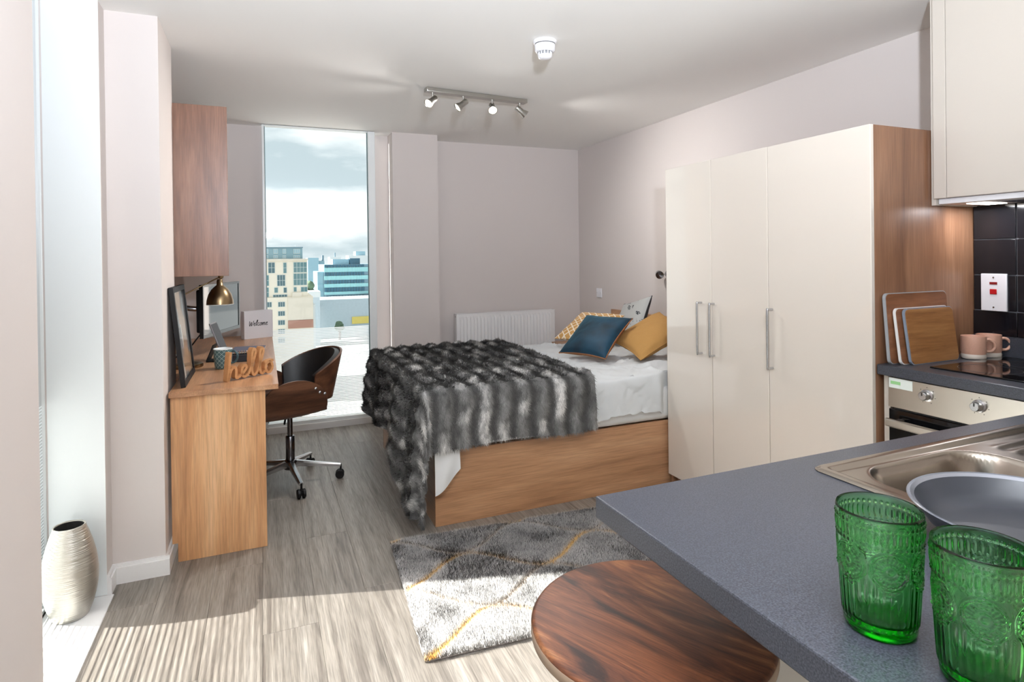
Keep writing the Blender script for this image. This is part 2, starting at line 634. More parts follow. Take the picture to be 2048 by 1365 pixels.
# left wall: solid, fill_window gap added for daylight, solid, window_1 gap, short return, then the alcove
struct('wall_left', add(
    box(XO, XL, YF - 0.1, -2.2, -0.02, CEIL), box(XO, XL, 0.5, 2.10, -0.02, CEIL),
    box(XO, XL, 2.85, 3.0, -0.02, CEIL),
    box(XO, XA, 3.0, YO, -0.02, CEIL)), M['wall'], 'pale wall pierced by the tall side window and an added one', 'wall', smooth=False)
struct('wall_pier_left', box(XA - 0.02, -0.402, 2.95, 3.36, -0.01, CEIL), M['wall'], 'pale pier between the side window and the desk', 'wall', smooth=False)
# back wall: left of the window, right strip, pier, radiator wall
struct('wall_back', add(
    box(XA, 0.005, 5.07, YO, -0.02, CEIL), box(0.872, 1.01, 5.15, YO, -0.02, CEIL), box(1.01, XR + 0.1, YB, YO, -0.02, CEIL),
    box(0.005, 0.872, 5.10, YO, -0.02, 0.03)), M['wall'], 'pale back wall with the tall window and radiator', 'wall', smooth=False)
struct('wall_pier_back', box(1.006, 1.394, 4.96, YB, -0.01, CEIL), M['wall'], 'pale pier between the tall window and the radiator', 'wall', smooth=False)
struct('wall_right', add(box(XR, XR + 0.1, YF, YO, -0.02, CEIL)), M['wall'], 'pale wall behind the bed and the wardrobe', 'wall', smooth=False)
kw = struct('wall_kitchen', box(XK + 0.008, XR, YF, 1.60, -0.01, CEIL), M['wall'], 'kitchen wall tiled in black above the worktop', 'wall', smooth=False)
struct('wall_front', box(XO, XR + 0.1, YF - 0.1, YF, -0.02, CEIL), M['wall'], 'pale wall behind the photographer', 'wall', smooth=False)


def skirting(name, pts, label):
    g = []
    for (x0, y0, x1, y1, nx, ny) in pts:
        t = 0.016
        xa, xb = min(x0, x1, x0 + nx * t, x1 + nx * t), max(x0, x1, x0 + nx * t, x1 + nx * t)
        ya, yb = min(y0, y1, y0 + ny * t, y1 + ny * t), max(y0, y1, y0 + ny * t, y1 + ny * t)
        g.append(box(xa, xb, ya, yb, 0.0, 0.068))
        # chamfered top edge
        g.append(box(xa + (t * 0.35 if nx < 0 else 0), xb - (t * 0.35 if nx > 0 else 0), ya + (t * 0.35 if ny < 0 else 0), yb - (t * 0.35 if ny > 0 else 0), 0.068, 0.082))
    struct(name, add(*g), M['white_gloss'], label, 'baseboard', smooth=False)


skirting('baseboard_left', [(XL, 2.853, XL, 2.934, 1, 0), (XL, 2.95, -0.386, 2.95, 0, -1), (-0.402, 2.95, -0.402, 3.36, 1, 0)], 'white skirting board round the foot of the left pier')
skirting('baseboard_back', [(0.99, 4.96, 1.41, 4.96, 0, -1), (1.394, 4.96, 1.394, YB, 1, 0), (1.41, YB, XR, YB, 0, -1), (XA, 5.07, -0.01, 5.07, 0, -1)], 'white skirting board along the back wall')
skirting('baseboard_front', [(XL, 0.52, XL, 2.09, 1, 0)], 'white skirting board along the near left wall')


def window_unit(name, axis, pane, lo, hi, frame_w, depth, sill, mat, label):
    """axis 'x': the pane lies in plane x = pane and spans y lo..hi; axis 'y': plane y = pane, spans x lo..hi."""
    root = bpy.data.objects.new(name, None)
    link(root)
    tag(root, label, 'window', kind='structure')
    d0, d1 = depth
    fwl, fwr, fwt, fwb = frame_w
    def b(a0, a1, z0, z1, e0=d0, e1=d1, bev=0.003):
        return box(a0, a1, e0, e1, z0, z1, bev) if axis == 'y' else box(e0, e1, a0, a1, z0, z1, bev)
    part('frame_post', b(lo, lo + fwl, 0.005, CEIL - 0.003), M['white_frame'], root)
    part('frame_post', b(hi - fwr, hi, 0.005, CEIL - 0.003), M['white_frame'], root)
    part('frame_head', b(lo + fwl, hi - fwr, CEIL - fwt, CEIL - 0.003), M['white_frame'], root)
    part('frame_foot', b(lo + fwl, hi - fwr, 0.005, fwb), M['white_frame'], root)
    g = b(lo + fwl - 0.005, hi - fwr + 0.005, fwb - 0.005, CEIL - fwt + 0.005, pane - 0.004, pane + 0.004, 0)
    # one sheet is enough for a thin pane
    if axis == 'y':
        q = ([(lo + fwl, pane, fwb), (hi - fwr, pane, fwb), (hi - fwr, pane, CEIL - fwt), (lo + fwl, pane, CEIL - fwt)], [(0, 1, 2, 3)])
    else:
        q = ([(pane, lo + fwl, fwb), (pane, hi - fwr, fwb), (pane, hi - fwr, CEIL - fwt), (pane, lo + fwl, CEIL - fwt)], [(3, 2, 1, 0)])
    part('pane', q, mat, root, smooth=False)
    # rubber seals
    for (a0, a1) in ((lo + fwl, lo + fwl + 0.006), (hi - fwr - 0.006, hi - fwr)) if axis == 'y' else ():
        part('seal', b(a0, a1, fwb, CEIL - fwt, pane - 0.008, pane + 0.008, 0), M['seal'], root)
    if sill:
        part('window_sill', sill, M['white_gloss'], root)
    return root


M['seal'] = plain('grey_green_seal', (84, 108, 112), 0.5)
window_unit('window_1', 'x', -0.80, 2.10, 2.85, (0.03, 0.006, 0.02, 0.02), (-0.86, -0.79), box(-0.785, -0.572, 2.103, 2.847, -0.01, 0.006, 0.002), M['glass_side'], 'tall narrow side window with white printed lines low on the glass')
part('reveal_lining', box(-0.784, XL + 0.001, 2.8465, 2.8495, 0.007, CEIL - 0.001), M['white_frame'], bpy.data.objects['window_1'], smooth=False)
window_unit('window_2', 'y', 5.03, 0.005, 0.868, (0.018, 0.055, 0.010, 0.075), (4.985, 5.06), box(0.012, 0.862, 4.968, 4.984, -0.01, 0.05, 0.003), M['glass_back'], 'tall narrow window on the back wall overlooking the city')
window_unit('fill_window', 'x', -0.80, -2.20, 0.50, (0.03, 0.03, 0.02, 0.03), (-0.86, -0.785), box(-0.785, -0.572, -2.197, 0.497, -0.01, 0.006, 0.002), M['glass_side'], 'unseen wide side window added behind the photographer for daylight')  # unseen window, added to bounce more daylight into the room

# ------------------------------------------------------------------ wardrobe
def bar_handle(parent, x, y, z0, z1, out=0.032):
    path = smooth_path([(x, y, z0), (x - out * 0.8, y, z0), (x - out, y, z0 + 0.008), (x - out, y, (z0 + z1) / 2), (x - out, y, z1 - 0.008), (x - out * 0.8, y, z1), (x, y, z1)], 5)
    return part('handle', tube(path, 0.0055, 8), M['chrome'], parent)


W0, W1, WX, WH = 1.605, 2.885, 2.186, 1.848
wd = thing('wardrobe', (WX, W0, 0), 'tall three-door wardrobe with cream gloss doors and wooden side panel', 'wardrobe')
L = lambda g: mv(g, -WX, -W0, 0)
part('side_panel', L(box(WX + 0.0195, XR - 0.004, W0, W0 + 0.02, 0.0, WH, 0.001)), M['ward_side'], wd)
part('side_panel', L(box(WX + 0.0195, XR - 0.004, W1 - 0.02, W1, 0.0, WH, 0.001)), M['ward_side'], wd)
part('top_panel', L(box(WX + 0.0195, XR - 0.004, W0 + 0.02, W1 - 0.02, WH - 0.02, WH)), M['ward_side'], wd)
part('back_panel', L(box(XR - 0.012, XR - 0.004, W0 + 0.02, W1 - 0.02, 0.06, WH - 0.02)), M['ward_side'], wd)
part('bottom_panel', L(box(WX + 0.0195, XR - 0.02, W0 + 0.02, W1 - 0.02, 0.06, 0.08)), M['ward_side'], wd)
part('plinth', L(box(WX + 0.05, WX + 0.066, W0 + 0.02, W1 - 0.02, 0.0, 0.06)), M['ward_side'], wd)
for (y0, y1, hy) in ((2.5035, W1, 2.581), (2.1205, 2.5005, 2.485), (W0 - 0.001, 2.1175, 2.096)):
    d = part('door', L(box(WX, WX + 0.019, y0, y1, 0.062, WH + 0.001, 0.0025)), M['cream_gloss'], wd)
    h = bar_handle(d, 0, hy - W0, 0.815, 1.088)
    h['label'] = 'slim chrome bar handle'

# ------------------------------------------------------------------ kitchen: run along the right wall
OY0, OY1 = 0.968, 1.562
hw = thing('worktop', (2.21, 0.9455, 0.872), 'slate grey worktop under the hob, beside the wardrobe', 'worktop')
part('slab', mv(box(2.207, XK + 0.004, 0.9475, 1.602, 0.872, 0.912, 0.004), -2.21, -0.9455, -0.872), M['worktop'], hw)
part('upstand', box(XK - 0.015, XK + 0.004, 0.30, 1.602, 0.9125, 0.993, 0.002), M['worktop'], kw)['label'] = 'slate grey upstand above the worktop'

ov_cab = thing('oven_housing', (2.24, OY0, 0), 'cream oven housing unit under the hob worktop', 'cabinet')
part('side_panel', box(-0.008, 0.56, 0.597, 0.622, 0.0, 0.871), M['cream'], ov_cab)
part('side_panel', box(-0.008, 0.56, -0.02, -0.004, 0.0, 0.871), M['cream'], ov_cab)
part('back_panel', box(0.56, 0.57, -0.02, 0.622, 0.0, 0.871), M['cream'], ov_cab)
part('plinth', box(0.04, 0.055, -0.004, 0.597, 0.0, 0.12), M['cream'], ov_cab)

ov = thing('oven', (2.215, OY0, 0.14), 'built-in electric oven with steel control panel and black glass door', 'oven')
part('body', box(0.022, 0.55, 0.001, 0.593, 0.0, 0.728), M['dark_steel'], ov)
cp = part('control_panel', box(0.0, 0.021, 0.0, 0.594, 0.615, 0.729, 0.002), M['steel'], ov)
cp['label'] = 'brushed steel control panel with round knobs'
for ky in (0.448, 0.277, 0.105):
    k = part('knob', roty(lathe([(0.0, 0.0), (0.022, 0.0), (0.022, 0.004), (0.0165, 0.006), (0.0155, 0.026), (0.013, 0.029), (0.0, 0.029)], 28), -math.pi / 2), M['chrome'], cp, (0, ky, 0.686))
    part('knob_pointer', box(-0.0305, -0.0285, -0.0012, 0.0012, 0.002, 0.013), M['black'], k)
    for a in range(-60, 241, 50):
        part('dial_mark', box(-0.0006, 0.0004, -0.0012, 0.0012, -0.0012, 0.0012), M['black'], k, (0, 0.029 * math.cos(R(a)), 0.029 * math.sin(R(a))))
part('sticker', box(-0.0008, 0.0, 0.50, 0.59, 0.690, 0.727), plain('white_sticker', (232, 240, 234), 0.5), cp)
part('sticker_text', box(-0.0012, -0.0008, 0.545, 0.583, 0.704, 0.716), plain('sticker_green', (150, 205, 140), 0.5), cp)
od = part('door', box(0.003, 0.021, 0.0, 0.594, 0.0, 0.608, 0.003), M['black_gloss'], ov)
part('window', box(0.0015, 0.0032, 0.09, 0.50, 0.12, 0.46), plain('oven_window', (26, 30, 33), 0.03), od)
part('vent_slot', box(0.004, 0.02, 0.02, 0.574, 0.609, 0.614), M['black'], ov)
part('handle', add(box(-0.045, -0.030, 0.015, 0.579, 0.548, 0.580, 0.006), box(-0.032, 0.004, 0.04, 0.06, 0.553, 0.575), box(-0.032, 0.004, 0.534, 0.554, 0.553, 0.575)), M['steel'], od)

hob = thing('hob', (2.30, 0.96, 0.912), 'black ceramic glass hob set into the grey worktop', 'hob')
part('glass_plate', box(0.0, 0.47, 0.0, 0.50, 0.0, 0.006, 0.002), M['black_gloss'], hob)
rm = plain('hob_ring_print', (70, 70, 74), 0.3)
for (a, b, r) in ((0.13, 0.13, 0.075), (0.13, 0.37, 0.095), (0.34, 0.13, 0.095), (0.34, 0.37, 0.075)):
    part('ring_mark', mv(lathe([(r - 0.0015, 0.0), (r, 0.0), (r, 0.0004), (r - 0.0015, 0.0004)], 48, closed=True), a, b, 0.006), rm, hob)

# black wall tiles, each one its own piece
th, tw = 0.1495, 0.166
tmesh = mesh_of(box(-0.006, 0.006, -tw / 2 + 0.0022, tw / 2 - 0.0022, -th / 2 + 0.0022, th / 2 - 0.0022, 0.0018, 2), 'tile')
tmesh.materials.append(M['black_tile'])
part('grout_bed', box(XK + 0.002, XK + 0.008, 0.30, 1.60, 0.99, 1.545), M['grout'], kw)
for zi in range(4):
    for yi in range(8):
        yc = 1.441 + tw / 2 - yi * tw
        zc = 1.0975 - th / 2 + zi * th
        if zi == 0:
            part('tile', box(-0.006, 0.006, -tw / 2 + 0.0022, tw / 2 - 0.0022, -0.0515 + 0.001, 0.0515 - 0.0022, 0.0018, 2), M['black_tile'], kw, (XK, yc - (0.003 if yi == 0 else 0), 1.0975 - 0.0515))
        elif yi == 0:
            part('tile', box(-0.006, 0.006, -0.0775, 0.0775, -th / 2 + 0.0022, th / 2 - 0.0022, 0.0018, 2), M['black_tile'], kw, (XK, 1.441 + 0.0800, zc))
        else:
            part('tile', tmesh, None, kw, (XK, yc, zc))

sw = thing('cooker_switch', (XK - 0.006, 1.519, 1.175), 'white double cooker switch plate with red switches on black tiles', 'switch')
part('plate', box(-0.010, 0.0, -0.048, 0.048, -0.078, 0.078, 0.003), M['white_plastic'], sw)
red = plain('red_switch', (178, 22, 28), 0.3)
sq = part('rocker', box(-0.0135, -0.010, -0.013, 0.013, -0.008, 0.014, 0.002), red, sw)
sq['label'] = 'red rocker switch'
part('indicator_window', box(-0.0115, -0.010, -0.014, 0.014, 0.033, 0.043), plain('red_neon', (120, 16, 18), 0.3), sw)
for z in (-0.062, 0.062):
    part('screw', roty(mv(cyl(0.0035, 0, 0.0015, 12), 0, 0, 0.010), -math.pi / 2), M['chrome'], sw, (0, 0, z))

# wall cabinet over the hob
UX = 2.534
uc = thing('wall_cabinet', (UX, 0.30, 1.545), 'cream wall cabinet hanging above the hob', 'cabinet')
part('end_panel', box(0.012, XK - UX - 0.004, 1.284, 1.302, -0.008, 0.84), M['cream'], uc)
part('filler', box(0.0, 0.018, 1.238, 1.288, 0.018, 0.84, 0.003), M['cream'], uc)
for (a, b) in ((0.725, 1.2365), (0.212, 0.722), (-0.30, 0.209)):
    part('door', box(-0.001, 0.018, a, b, 0.018, 0.84, 0.003), M['cream'], uc)
part('carcass', box(0.019, XK - UX - 0.004, -0.30, 1.284, 0.020, 0.84), M['cream'], uc)
hd = thing('cooker_hood', (UX + 0.02, 0.98, 1.540), 'slim white cooker hood under the cream wall cabinet', 'cooker hood')
part('visor', box(0.0, 0.255, 0.0, 0.60, 0.0, 0.023, 0.003), M['white_plastic'], hd)
lampm = plain('lit_lamp_cover', (255, 250, 240), 0.4, emit=(255, 246, 235), estr=5.0)
part('lamp_cover', box(0.06, 0.20, 0.46, 0.53, -0.003, 0.001, 0.001), lampm, hd)
part('filter', box(0.05, 0.22, 0.04, 0.42, -0.002, 0.001), M['chrome'], hd)
hl = bpy.data.lights.new('hood_lamp', 'AREA'); hl.energy = 0.9; hl.shape = 'RECTANGLE'; hl.size = 0.13; hl.size_y = 0.06; hl.color = (0.92, 0.93, 1.0)
hlo = link(bpy.data.objects.new('hood_lamp', hl)); hlo.parent = hd; hlo.location = (0.13, 0.495, -0.006)

# ------------------------------------------------------------------ peninsula
PX, PY0, PY1, PZ = 0.553, 0.29, 0.945, 0.91
SX0, SX1, SY0, SY1 = 1.018, 1.955, 0.405, 0.885
pw = thing('worktop', (PX, PY0, PZ - 0.04), 'slate grey breakfast-bar worktop holding the sink and green glasses', 'worktop')
part('slab', mv(ring_slab(PX, XK + 0.004, PY0, PY1, SX0 + 0.03, SX1 - 0.03, SY0 + 0.03, SY1 - 0.03, PZ - 0.04, PZ), -PX, -PY0, -PZ + 0.04), M['worktop'], pw, smooth=False)
bm_ = pw.children[0].modifiers.new('soft_edge', 'BEVEL'); bm_.width = 0.003; bm_.segments = 2; bm_.limit_method = 'ANGLE'
bc = thing('base_cabinet', (0.875, PY0 + 0.03, 0), 'cream base cabinet carrying the breakfast-bar worktop', 'cabinet')
part('end_panel', box(0.0, 0.018, 0.0, 0.60, 0.0, PZ - 0.041), M['cream'], bc)
part('back_panel', box(0.018, 1.30, 0.582, 0.60, 0.0, PZ - 0.041), M['cream'], bc)
part('bottom_panel', box(0.018, 1.30, 0.02, 0.58, 0.12, 0.138), M['cream'], bc)
part('side_panel', box(1.30, 1.318, 0.02, 0.60, 0.0, PZ - 0.041), M['cream'], bc)
part('plinth', box(0.018, 1.30, 0.05, 0.066, 0.0, 0.12), M['cream'], bc)
for (a, b) in ((0.02, 0.44), (0.444, 0.868), (0.872, 1.298)):
    d = part('door', box(a, b, 0.0, 0.019, 0.125, PZ - 0.045, 0.002), M['cream'], bc)
    part('handle', tube(smooth_path([((a + b) / 2 - 0.08, 0, 0.80), ((a + b) / 2 - 0.075, -0.03, 0.80), ((a + b) / 2 + 0.075, -0.03, 0.80), ((a + b) / 2 + 0.08, 0, 0.80)], 5), 0.005, 8), M['chrome'], d)


def sink_geo():
    def sd(px, py, x0, x1, y0, y1, r):      # signed distance to a rounded rectangle
        cx, cy = (x0 + x1) / 2, (y0 + y1) / 2
        qx, qy = abs(px - cx) - (x1 - x0) / 2 + r, abs(py - cy) - (y1 - y0) / 2 + r
        return math.hypot(max(qx, 0), max(qy, 0)) + min(max(qx, qy), 0) - r
    def ss(a, b, t):
        t = min(max((t - a) / (b - a), 0), 1)
        return t * t * (3 - 2 * t)
    Wd, Hd = SX1 - SX0, SY1 - SY0
    def f(u, v):
        x, y = u * Wd, v * Hd
        e = -sd(x, y, 0, Wd, 0, Hd, 0.025)            # distance in from the outer edge
        z = 0.0015 + 0.0045 * ss(0.0, 0.006, e)
        z -= 0.007 * ss(0.020, 0.036, e)              # step down to the tray
        b = -sd(x, y, 0.060, 0.430, 0.055, Hd - 0.045, 0.085)
        z -= 0.150 * ss(0.0, 0.050, b) ** 0.85 + 0.004 * ss(0.05, 0.15, b)
        if x > 0.47 and 0.05 < y < Hd - 0.05 and x < Wd - 0.05:
            k = ss(0.47, 0.50, x) * (1 - ss(Wd - 0.08, Wd - 0.05, x)) * ss(0.05, 0.07, y) * (1 - ss(Hd - 0.07, Hd - 0.05, y))
            z += 0.003 * k * (0.5 - 0.5 * math.cos((y - 0.05) / 0.038 * 2 * math.pi)) - 0.002 * k
        # round the outer corners of the sheet
        cx, cy = min(max(x, 0.025), Wd - 0.025), min(max(y, 0.025), Hd - 0.025)
        dx, dy = x - cx, y - cy
        m = max(abs(dx), abs(dy)); h = math.hypot(dx, dy)
        if h > 1e-9 and abs(dx) > 0 and abs(dy) > 0:
            x, y = cx + dx * m / h, cy + dy * m / h
        return (x, y, z)
    return grid(188, 96, f)


sk = thing('kitchen_sink', (SX0, SY0, PZ), 'stainless steel inset sink with a rounded bowl and ribbed drainer', 'sink')
part('basin', sink_geo(), plain('satin_sink_steel', (158, 148, 137), 0.26, metal=1.0), sk, angle=60)
part('drain', mv(lathe([(0.0, 0.004), (0.018, 0.004), (0.03, 0.002), (0.042, 0.004), (0.046, 0.001)], 36), 0.245, 0.245, -0.157), M['chrome'], sk)
tp = part('tap', add(cyl(0.024, 0, 0.05, 28, 0.004), tube(smooth_path([(0, 0, 0.04), (0, 0, 0.2), (0, 0.02, 0.27), (0, 0.1, 0.29), (0, 0.17, 0.26), (0, 0.18, 0.22)], 8), 0.011, 14)), M['chrome'], sk, (0.60, 0.026, 0.005))

# ------------------------------------------------------------------ pan on the sink edge
pan = thing('frying_pan', (1.043, 0.513, PZ + 0.0085), 'dark grey non-stick frying pan beside the green glasses', 'pan')
pr_out = [(0.0, 0.0), (0.105, 0.0), (0.118, 0.003), (0.135, 0.016), (0.150, 0.040), (0.157, 0.043), (0.1585, 0.0455), (0.157, 0.047), (0.1535, 0.046)]
pr_in = [(0.148, 0.042), (0.132, 0.019), (0.115, 0.0075), (0.10, 0.0055), (0.0, 0.005)]
pm_in = plain('grey_nonstick', (46, 48, 54), 0.36)
part('body', lathe(pr_out, 72), plain('pan_grey_enamel', (92, 94, 101), 0.3), pan, angle=50)
part('cooking_surface', lathe(pr_in + [], 72), pm_in, pan, angle=60)
part('rim_ring', lathe([(0.1535, 0.046), (0.148, 0.042)], 72), plain('pan_rim_steel', (150, 151, 158), 0.3, metal=0.6), pan)
hp = smooth_path([(-0.115, -0.075, 0.034), (-0.15, -0.098, 0.042), (-0.20, -0.131, 0.050), (-0.265, -0.173, 0.053), (-0.29, -0.19, 0.052)], 6)
part('handle', tube(hp, [0.007 + 0.006 * min(1, i / 10) for i in range(len(hp))], 12), M['black'], pan)


# ------------------------------------------------------------------ pressed green tumblers
def tumbler_mesh():
    n, H = 300, 0.140
    zs = sorted(set([0.0, 0.001, 0.002, 0.0035, 0.005] + list(np.linspace(0.007, H - 0.006, 118)) + [H - 0.004, H - 0.0025, H - 0.0012, H - 0.0004, H]))
    def rad(z):
        t = z / H
        r = 0.0372 + 0.0080 * t ** 0.9
        if z < 0.006: r -= 0.0035 * (1 - z / 0.006) ** 2
        if z > H - 0.0025: r -= 0.0012 * ((z - H + 0.0025) / 0.0025) ** 2
        return r
    def relief(a, z):
        h = 0.0
        k = a / (2 * math.pi)
        t = z / H
        def bead(z0, cnt, rr, amp, ph=0.0):
            c = (k * cnt + ph) % 1.0 - 0.5
            dx = c / cnt * 2 * math.pi * 0.044
            d2 = (dx * dx + (z - z0) ** 2) / (rr * rr)
            return amp * math.sqrt(1 - d2) if d2 < 1 else 0.0
        # flutes below
        if 0.012 < z < 0.072:
            e = min(1, (z - 0.012) / 0.004) * min(1, (0.072 - z) / 0.010)
            h += 0.0009 * e * abs(math.sin(k * 36 * math.pi))
        # two bead rows with upright ovals between them
        h += bead(0.1295, 44, 0.0019, 0.0011) + bead(0.1075, 44, 0.0019, 0.0011)
        c = (k * 44) % 1.0 - 0.5
        dx = c / 44 * 2 * math.pi * 0.044
        d2 = (dx / 0.0022) ** 2 + ((z - 0.1185) / 0.0075) ** 2
        if d2 < 1: h += 0.0010 * math.sqrt(1 - d2)
        # medallions
        c6 = (k * 6) % 1.0 - 0.5
        dx = c6 / 6 * 2 * math.pi * 0.0435
        dz = z - 0.083
        rr = math.hypot(dx, dz)
        for ring, wd_ in ((0.0205, 0.0011), (0.0178, 0.0008)):
            q = abs(rr - ring) / wd_
            if q < 1: h += 0.0011 * math.sqrt(1 - q * q)
        if rr < 0.0165:
            an = math.atan2(dz, dx)
            for ring, cnt, br in ((0.0135, 20, 0.0016), (0.0085, 20, 0.0014)):
                cc = ((an / (2 * math.pi)) * cnt) % 1.0 - 0.5
                da = cc / cnt * 2 * math.pi * ring
                q = (da / br) ** 2 + ((rr - ring) / (br * 1.7)) ** 2
                if q < 1: h += 0.0011 * math.sqrt(1 - q)
            if rr < 0.003: h += 0.0012 * math.sqrt(1 - (rr / 0.003) ** 2)
        # a scalloped row of beads hanging under the medallions
        zz = 0.083 - 0.0235 * math.cos(min(1, abs(dx) / 0.0238) * math.pi / 2) - 0.002
        h += bead(zz, 66, 0.0013, 0.0009)
        return h
    V, F = [], []
    for z in zs:
        for i in range(n):
            a = 2 * math.pi * i / n
            r = rad(z) + 1.55 * relief(a, z)
            V.append((r * math.cos(a), r * math.sin(a), z))
    m = len(zs)
    inner = [(H - 0.0006, 0.0437), (H - 0.0020, 0.0428), (H - 0.006, 0.0422)] + [(z, 0.0365 + 0.0057 * ((z - 0.02) / (H - 0.026))) for z in np.linspace(H - 0.012, 0.02, 14)] + [(0.0165, 0.0345), (0.0148, 0.029), (0.0142, 0.018), (0.0140, 0.006)]
    for z, r in inner:
        for i in range(n):
            a = 2 * math.pi * i / n
            V.append((r * math.cos(a), r * math.sin(a), z))
    M2 = m + len(inner)
    for j in range(M2 - 1):
        for i in range(n):
            i2 = (i + 1) % n
            F.append((j * n + i, j * n + i2, (j + 1) * n + i2, (j + 1) * n + i))
    F.append(tuple(range(n - 1, -1, -1)))
    F.append(tuple((M2 - 1) * n + i for i in range(n)))
    return mesh_of((V, F), 'green_tumbler', angle=75)


def green_glass():
    m, t, p = new_mat('green_pressed_glass')
    p.inputs['Base Color'].default_value = (0.80, 0.98, 0.83, 1)
    p.inputs['Transmission Weight'].default_value = 1.0
    p.inputs['Roughness'].default_value = 0.0
    p.inputs['IOR'].default_value = 1.46
    va = t.nodes.new('ShaderNodeVolumeAbsorption')
    va.inputs['Color'].default_value = (0.02, 0.86, 0.12, 1)
    va.inputs['Density'].default_value = 185.0
    t.links.new(va.outputs[0], t.nodes['Material Output'].inputs['Volume'])
    return m


tmb = tumbler_mesh()
tmb.materials.append(green_glass())
g1 = part('glass_tumbler', tmb, None, None, (0.660, 0.478, PZ + 0.0005), (0, 0, 0.35))
tag(g1, 'embossed green glass tumbler nearer the stool, whole in view', 'glass', 'green tumblers on the worktop')
g2 = part('glass_tumbler', tmb, None, None, (0.668, 0.373, PZ + 0.0005), (0, 0, 1.05))
tag(g2, 'embossed green glass tumbler cut off by the picture corner', 'glass', 'green tumblers on the worktop')

# ------------------------------------------------------------------ bar stool
stx, sty, stz = 0.628, 0.887, 0.70
stl = thing('bar_stool', (stx, sty, 0), 'round dark wooden bar stool with black metal legs under the breakfast bar', 'stool')
M['sheesham'] = wood('dark_sheesham', [(40, 19, 10), (86, 45, 24), (114, 65, 36), (150, 97, 58)], axis='x', scale=2.4, stretch=4.2, rough=0.5, wav=2.6, fine=0.34, bump=0.1, lo=0.33, hi=0.66)
g = rotz(lathe([(0.0, stz - 0.034), (0.196, stz - 0.034), (0.2055, stz - 0.030), (0.2105, stz - 0.022), (0.2105, stz - 0.006), (0.208, stz - 0.0015), (0.203, stz), (0.0, stz)], 96), 0)
seat = part('seat', g, M['sheesham'], stl, rot=(0, 0, R(118)), angle=50)
part('edge_band', lathe([(0.2108, stz - 0.024), (0.2118, stz - 0.023), (0.2118, stz - 0.007), (0.2108, stz - 0.006)], 96), plain('lit_pale_edge', (150, 128, 108), 0.5), stl)  # beige of light catching the rim is put into the band colour
for k in range(4):
    a = R(45 + 90 * k + 18)
    p0 = Vector((0.13 * math.cos(a), 0.13 * math.sin(a), stz - 0.036)); p1 = Vector((0.215 * math.cos(a), 0.215 * math.sin(a), 0.0))
    lg = part('leg', tube([p0, p1], [0.013, 0.011], 12), M['black'], stl)
    part('rubber_foot', mv(cyl(0.0135, 0.0, 0.012, 14), p1.x, p1.y, 0), M['black'], lg)
part('footrest', mv(lathe([(0.185 + 0.007 * math.cos(q), 0.22 + 0.007 * math.sin(q)) for q in np.linspace(0, 2 * math.pi, 9)[:-1]], 48, closed=True), 0, 0, 0), M['black'], stl)
part('mounting_plate', cyl(0.15, stz - 0.039, stz - 0.0345, 40), M['black'], stl)

# ------------------------------------------------------------------ boards and mugs on the hob worktop
def board(name, x0, x1, y_foot, y_top, z0, h, th_, mat, edge, label, rad=0.02):
    lean = math.atan2(y_top - y_foot, h)
    root = thing(name, ((x0 + x1) / 2, y_foot, z0), label, 'chopping board')
    w = x1 - x0
    pts = []
    for cx, cy, a0 in ((w / 2 - rad, rad, -90), (w / 2 - rad, h - rad, 0), (-w / 2 + rad, h - rad, 90), (-w / 2 + rad, rad, 180)):
        for q in range(7):
            a = R(a0 + 15 * q)
            pts.append((cx + rad * math.cos(a), cy + rad * math.sin(a)))
    ins = [(x * (1 - 0.006 / w), h / 2 + (y - h / 2) * (1 - 0.006 / h)) for x, y in pts]
    up = lambda g: rotx(rotx(g, math.pi / 2), -lean)      # board plane upright, front face toward -y, then leaned back
    part('front_face', up(prism(ins, 0.0, 0.002)), mat, root)
    part('edge_core', up(prism(pts, -th_, 0.0)), edge, root)
    return root


bamboo = wood('bamboo_board', [(120, 78, 42), (146, 98, 56), (162, 114, 68), (176, 128, 80)], axis='x', scale=3.0, stretch=9, rough=0.45, fine=0.15, lo=0.3, hi=0.7)
acacia = wood('acacia_board', [(112, 70, 44), (138, 90, 60), (156, 106, 74)], axis='x', scale=2.4, stretch=8, rough=0.45, fine=0.15)
grey_edge = plain('grey_board_edge', (156, 160, 164), 0.5)
white_edge = plain('white_board_edge', (232, 232, 230), 0.5)
blue_edge = plain('blue_grey_board_edge', (128, 140, 156), 0.5)
board('chopping_board', 2.235, 2.605, 1.566, 1.586, 0.9125, 0.275, 0.012, acacia, grey_edge, 'largest chopping board with grey edge, leaning at the back')
board('chopping_board', 2.262, 2.580, 1.540, 1.566, 0.9125, 0.218, 0.010, acacia, white_edge, 'middle chopping board with white edge, between two others')
board('chopping_board', 2.290, 2.580, 1.520, 1.549, 0.9125, 0.216, 0.010, bamboo, blue_edge, 'smallest bamboo chopping board in front of the other two')


def mug(x, y, z, r, h, rz, body, foot, inside, label, name='mug', tops=None):
    root = thing(name, (x, y, z), label, 'mug', rz)
    part('body', lathe([(r * 0.94, h * 0.22), (r, h * 0.32), (r, h * 0.96), (r * 0.985, h), (r * 0.94, h), (r * 0.915, h * 0.96), (r * 0.91, h * 0.2), (r * 0.7, h * 0.09), (0.0, h * 0.08)], 40), body, root)
    part('foot_band', lathe([(0.0, 0.0), (r * 0.88, 0.0), (r * 0.97, h * 0.03), (r * 0.99, h * 0.14), (r * 0.94, h * 0.22)], 40), foot, root)
    hp_ = smooth_path([(r * 0.93, 0, h * 0.80), (r * 1.25, 0, h * 0.84), (r * 1.62, 0, h * 0.72), (r * 1.66, 0, h * 0.50), (r * 1.38, 0, h * 0.34), (r * 0.94, 0, h * 0.33)], 6)
    part('handle', tube(hp_, 0.0058, 10), body, root)
    return root


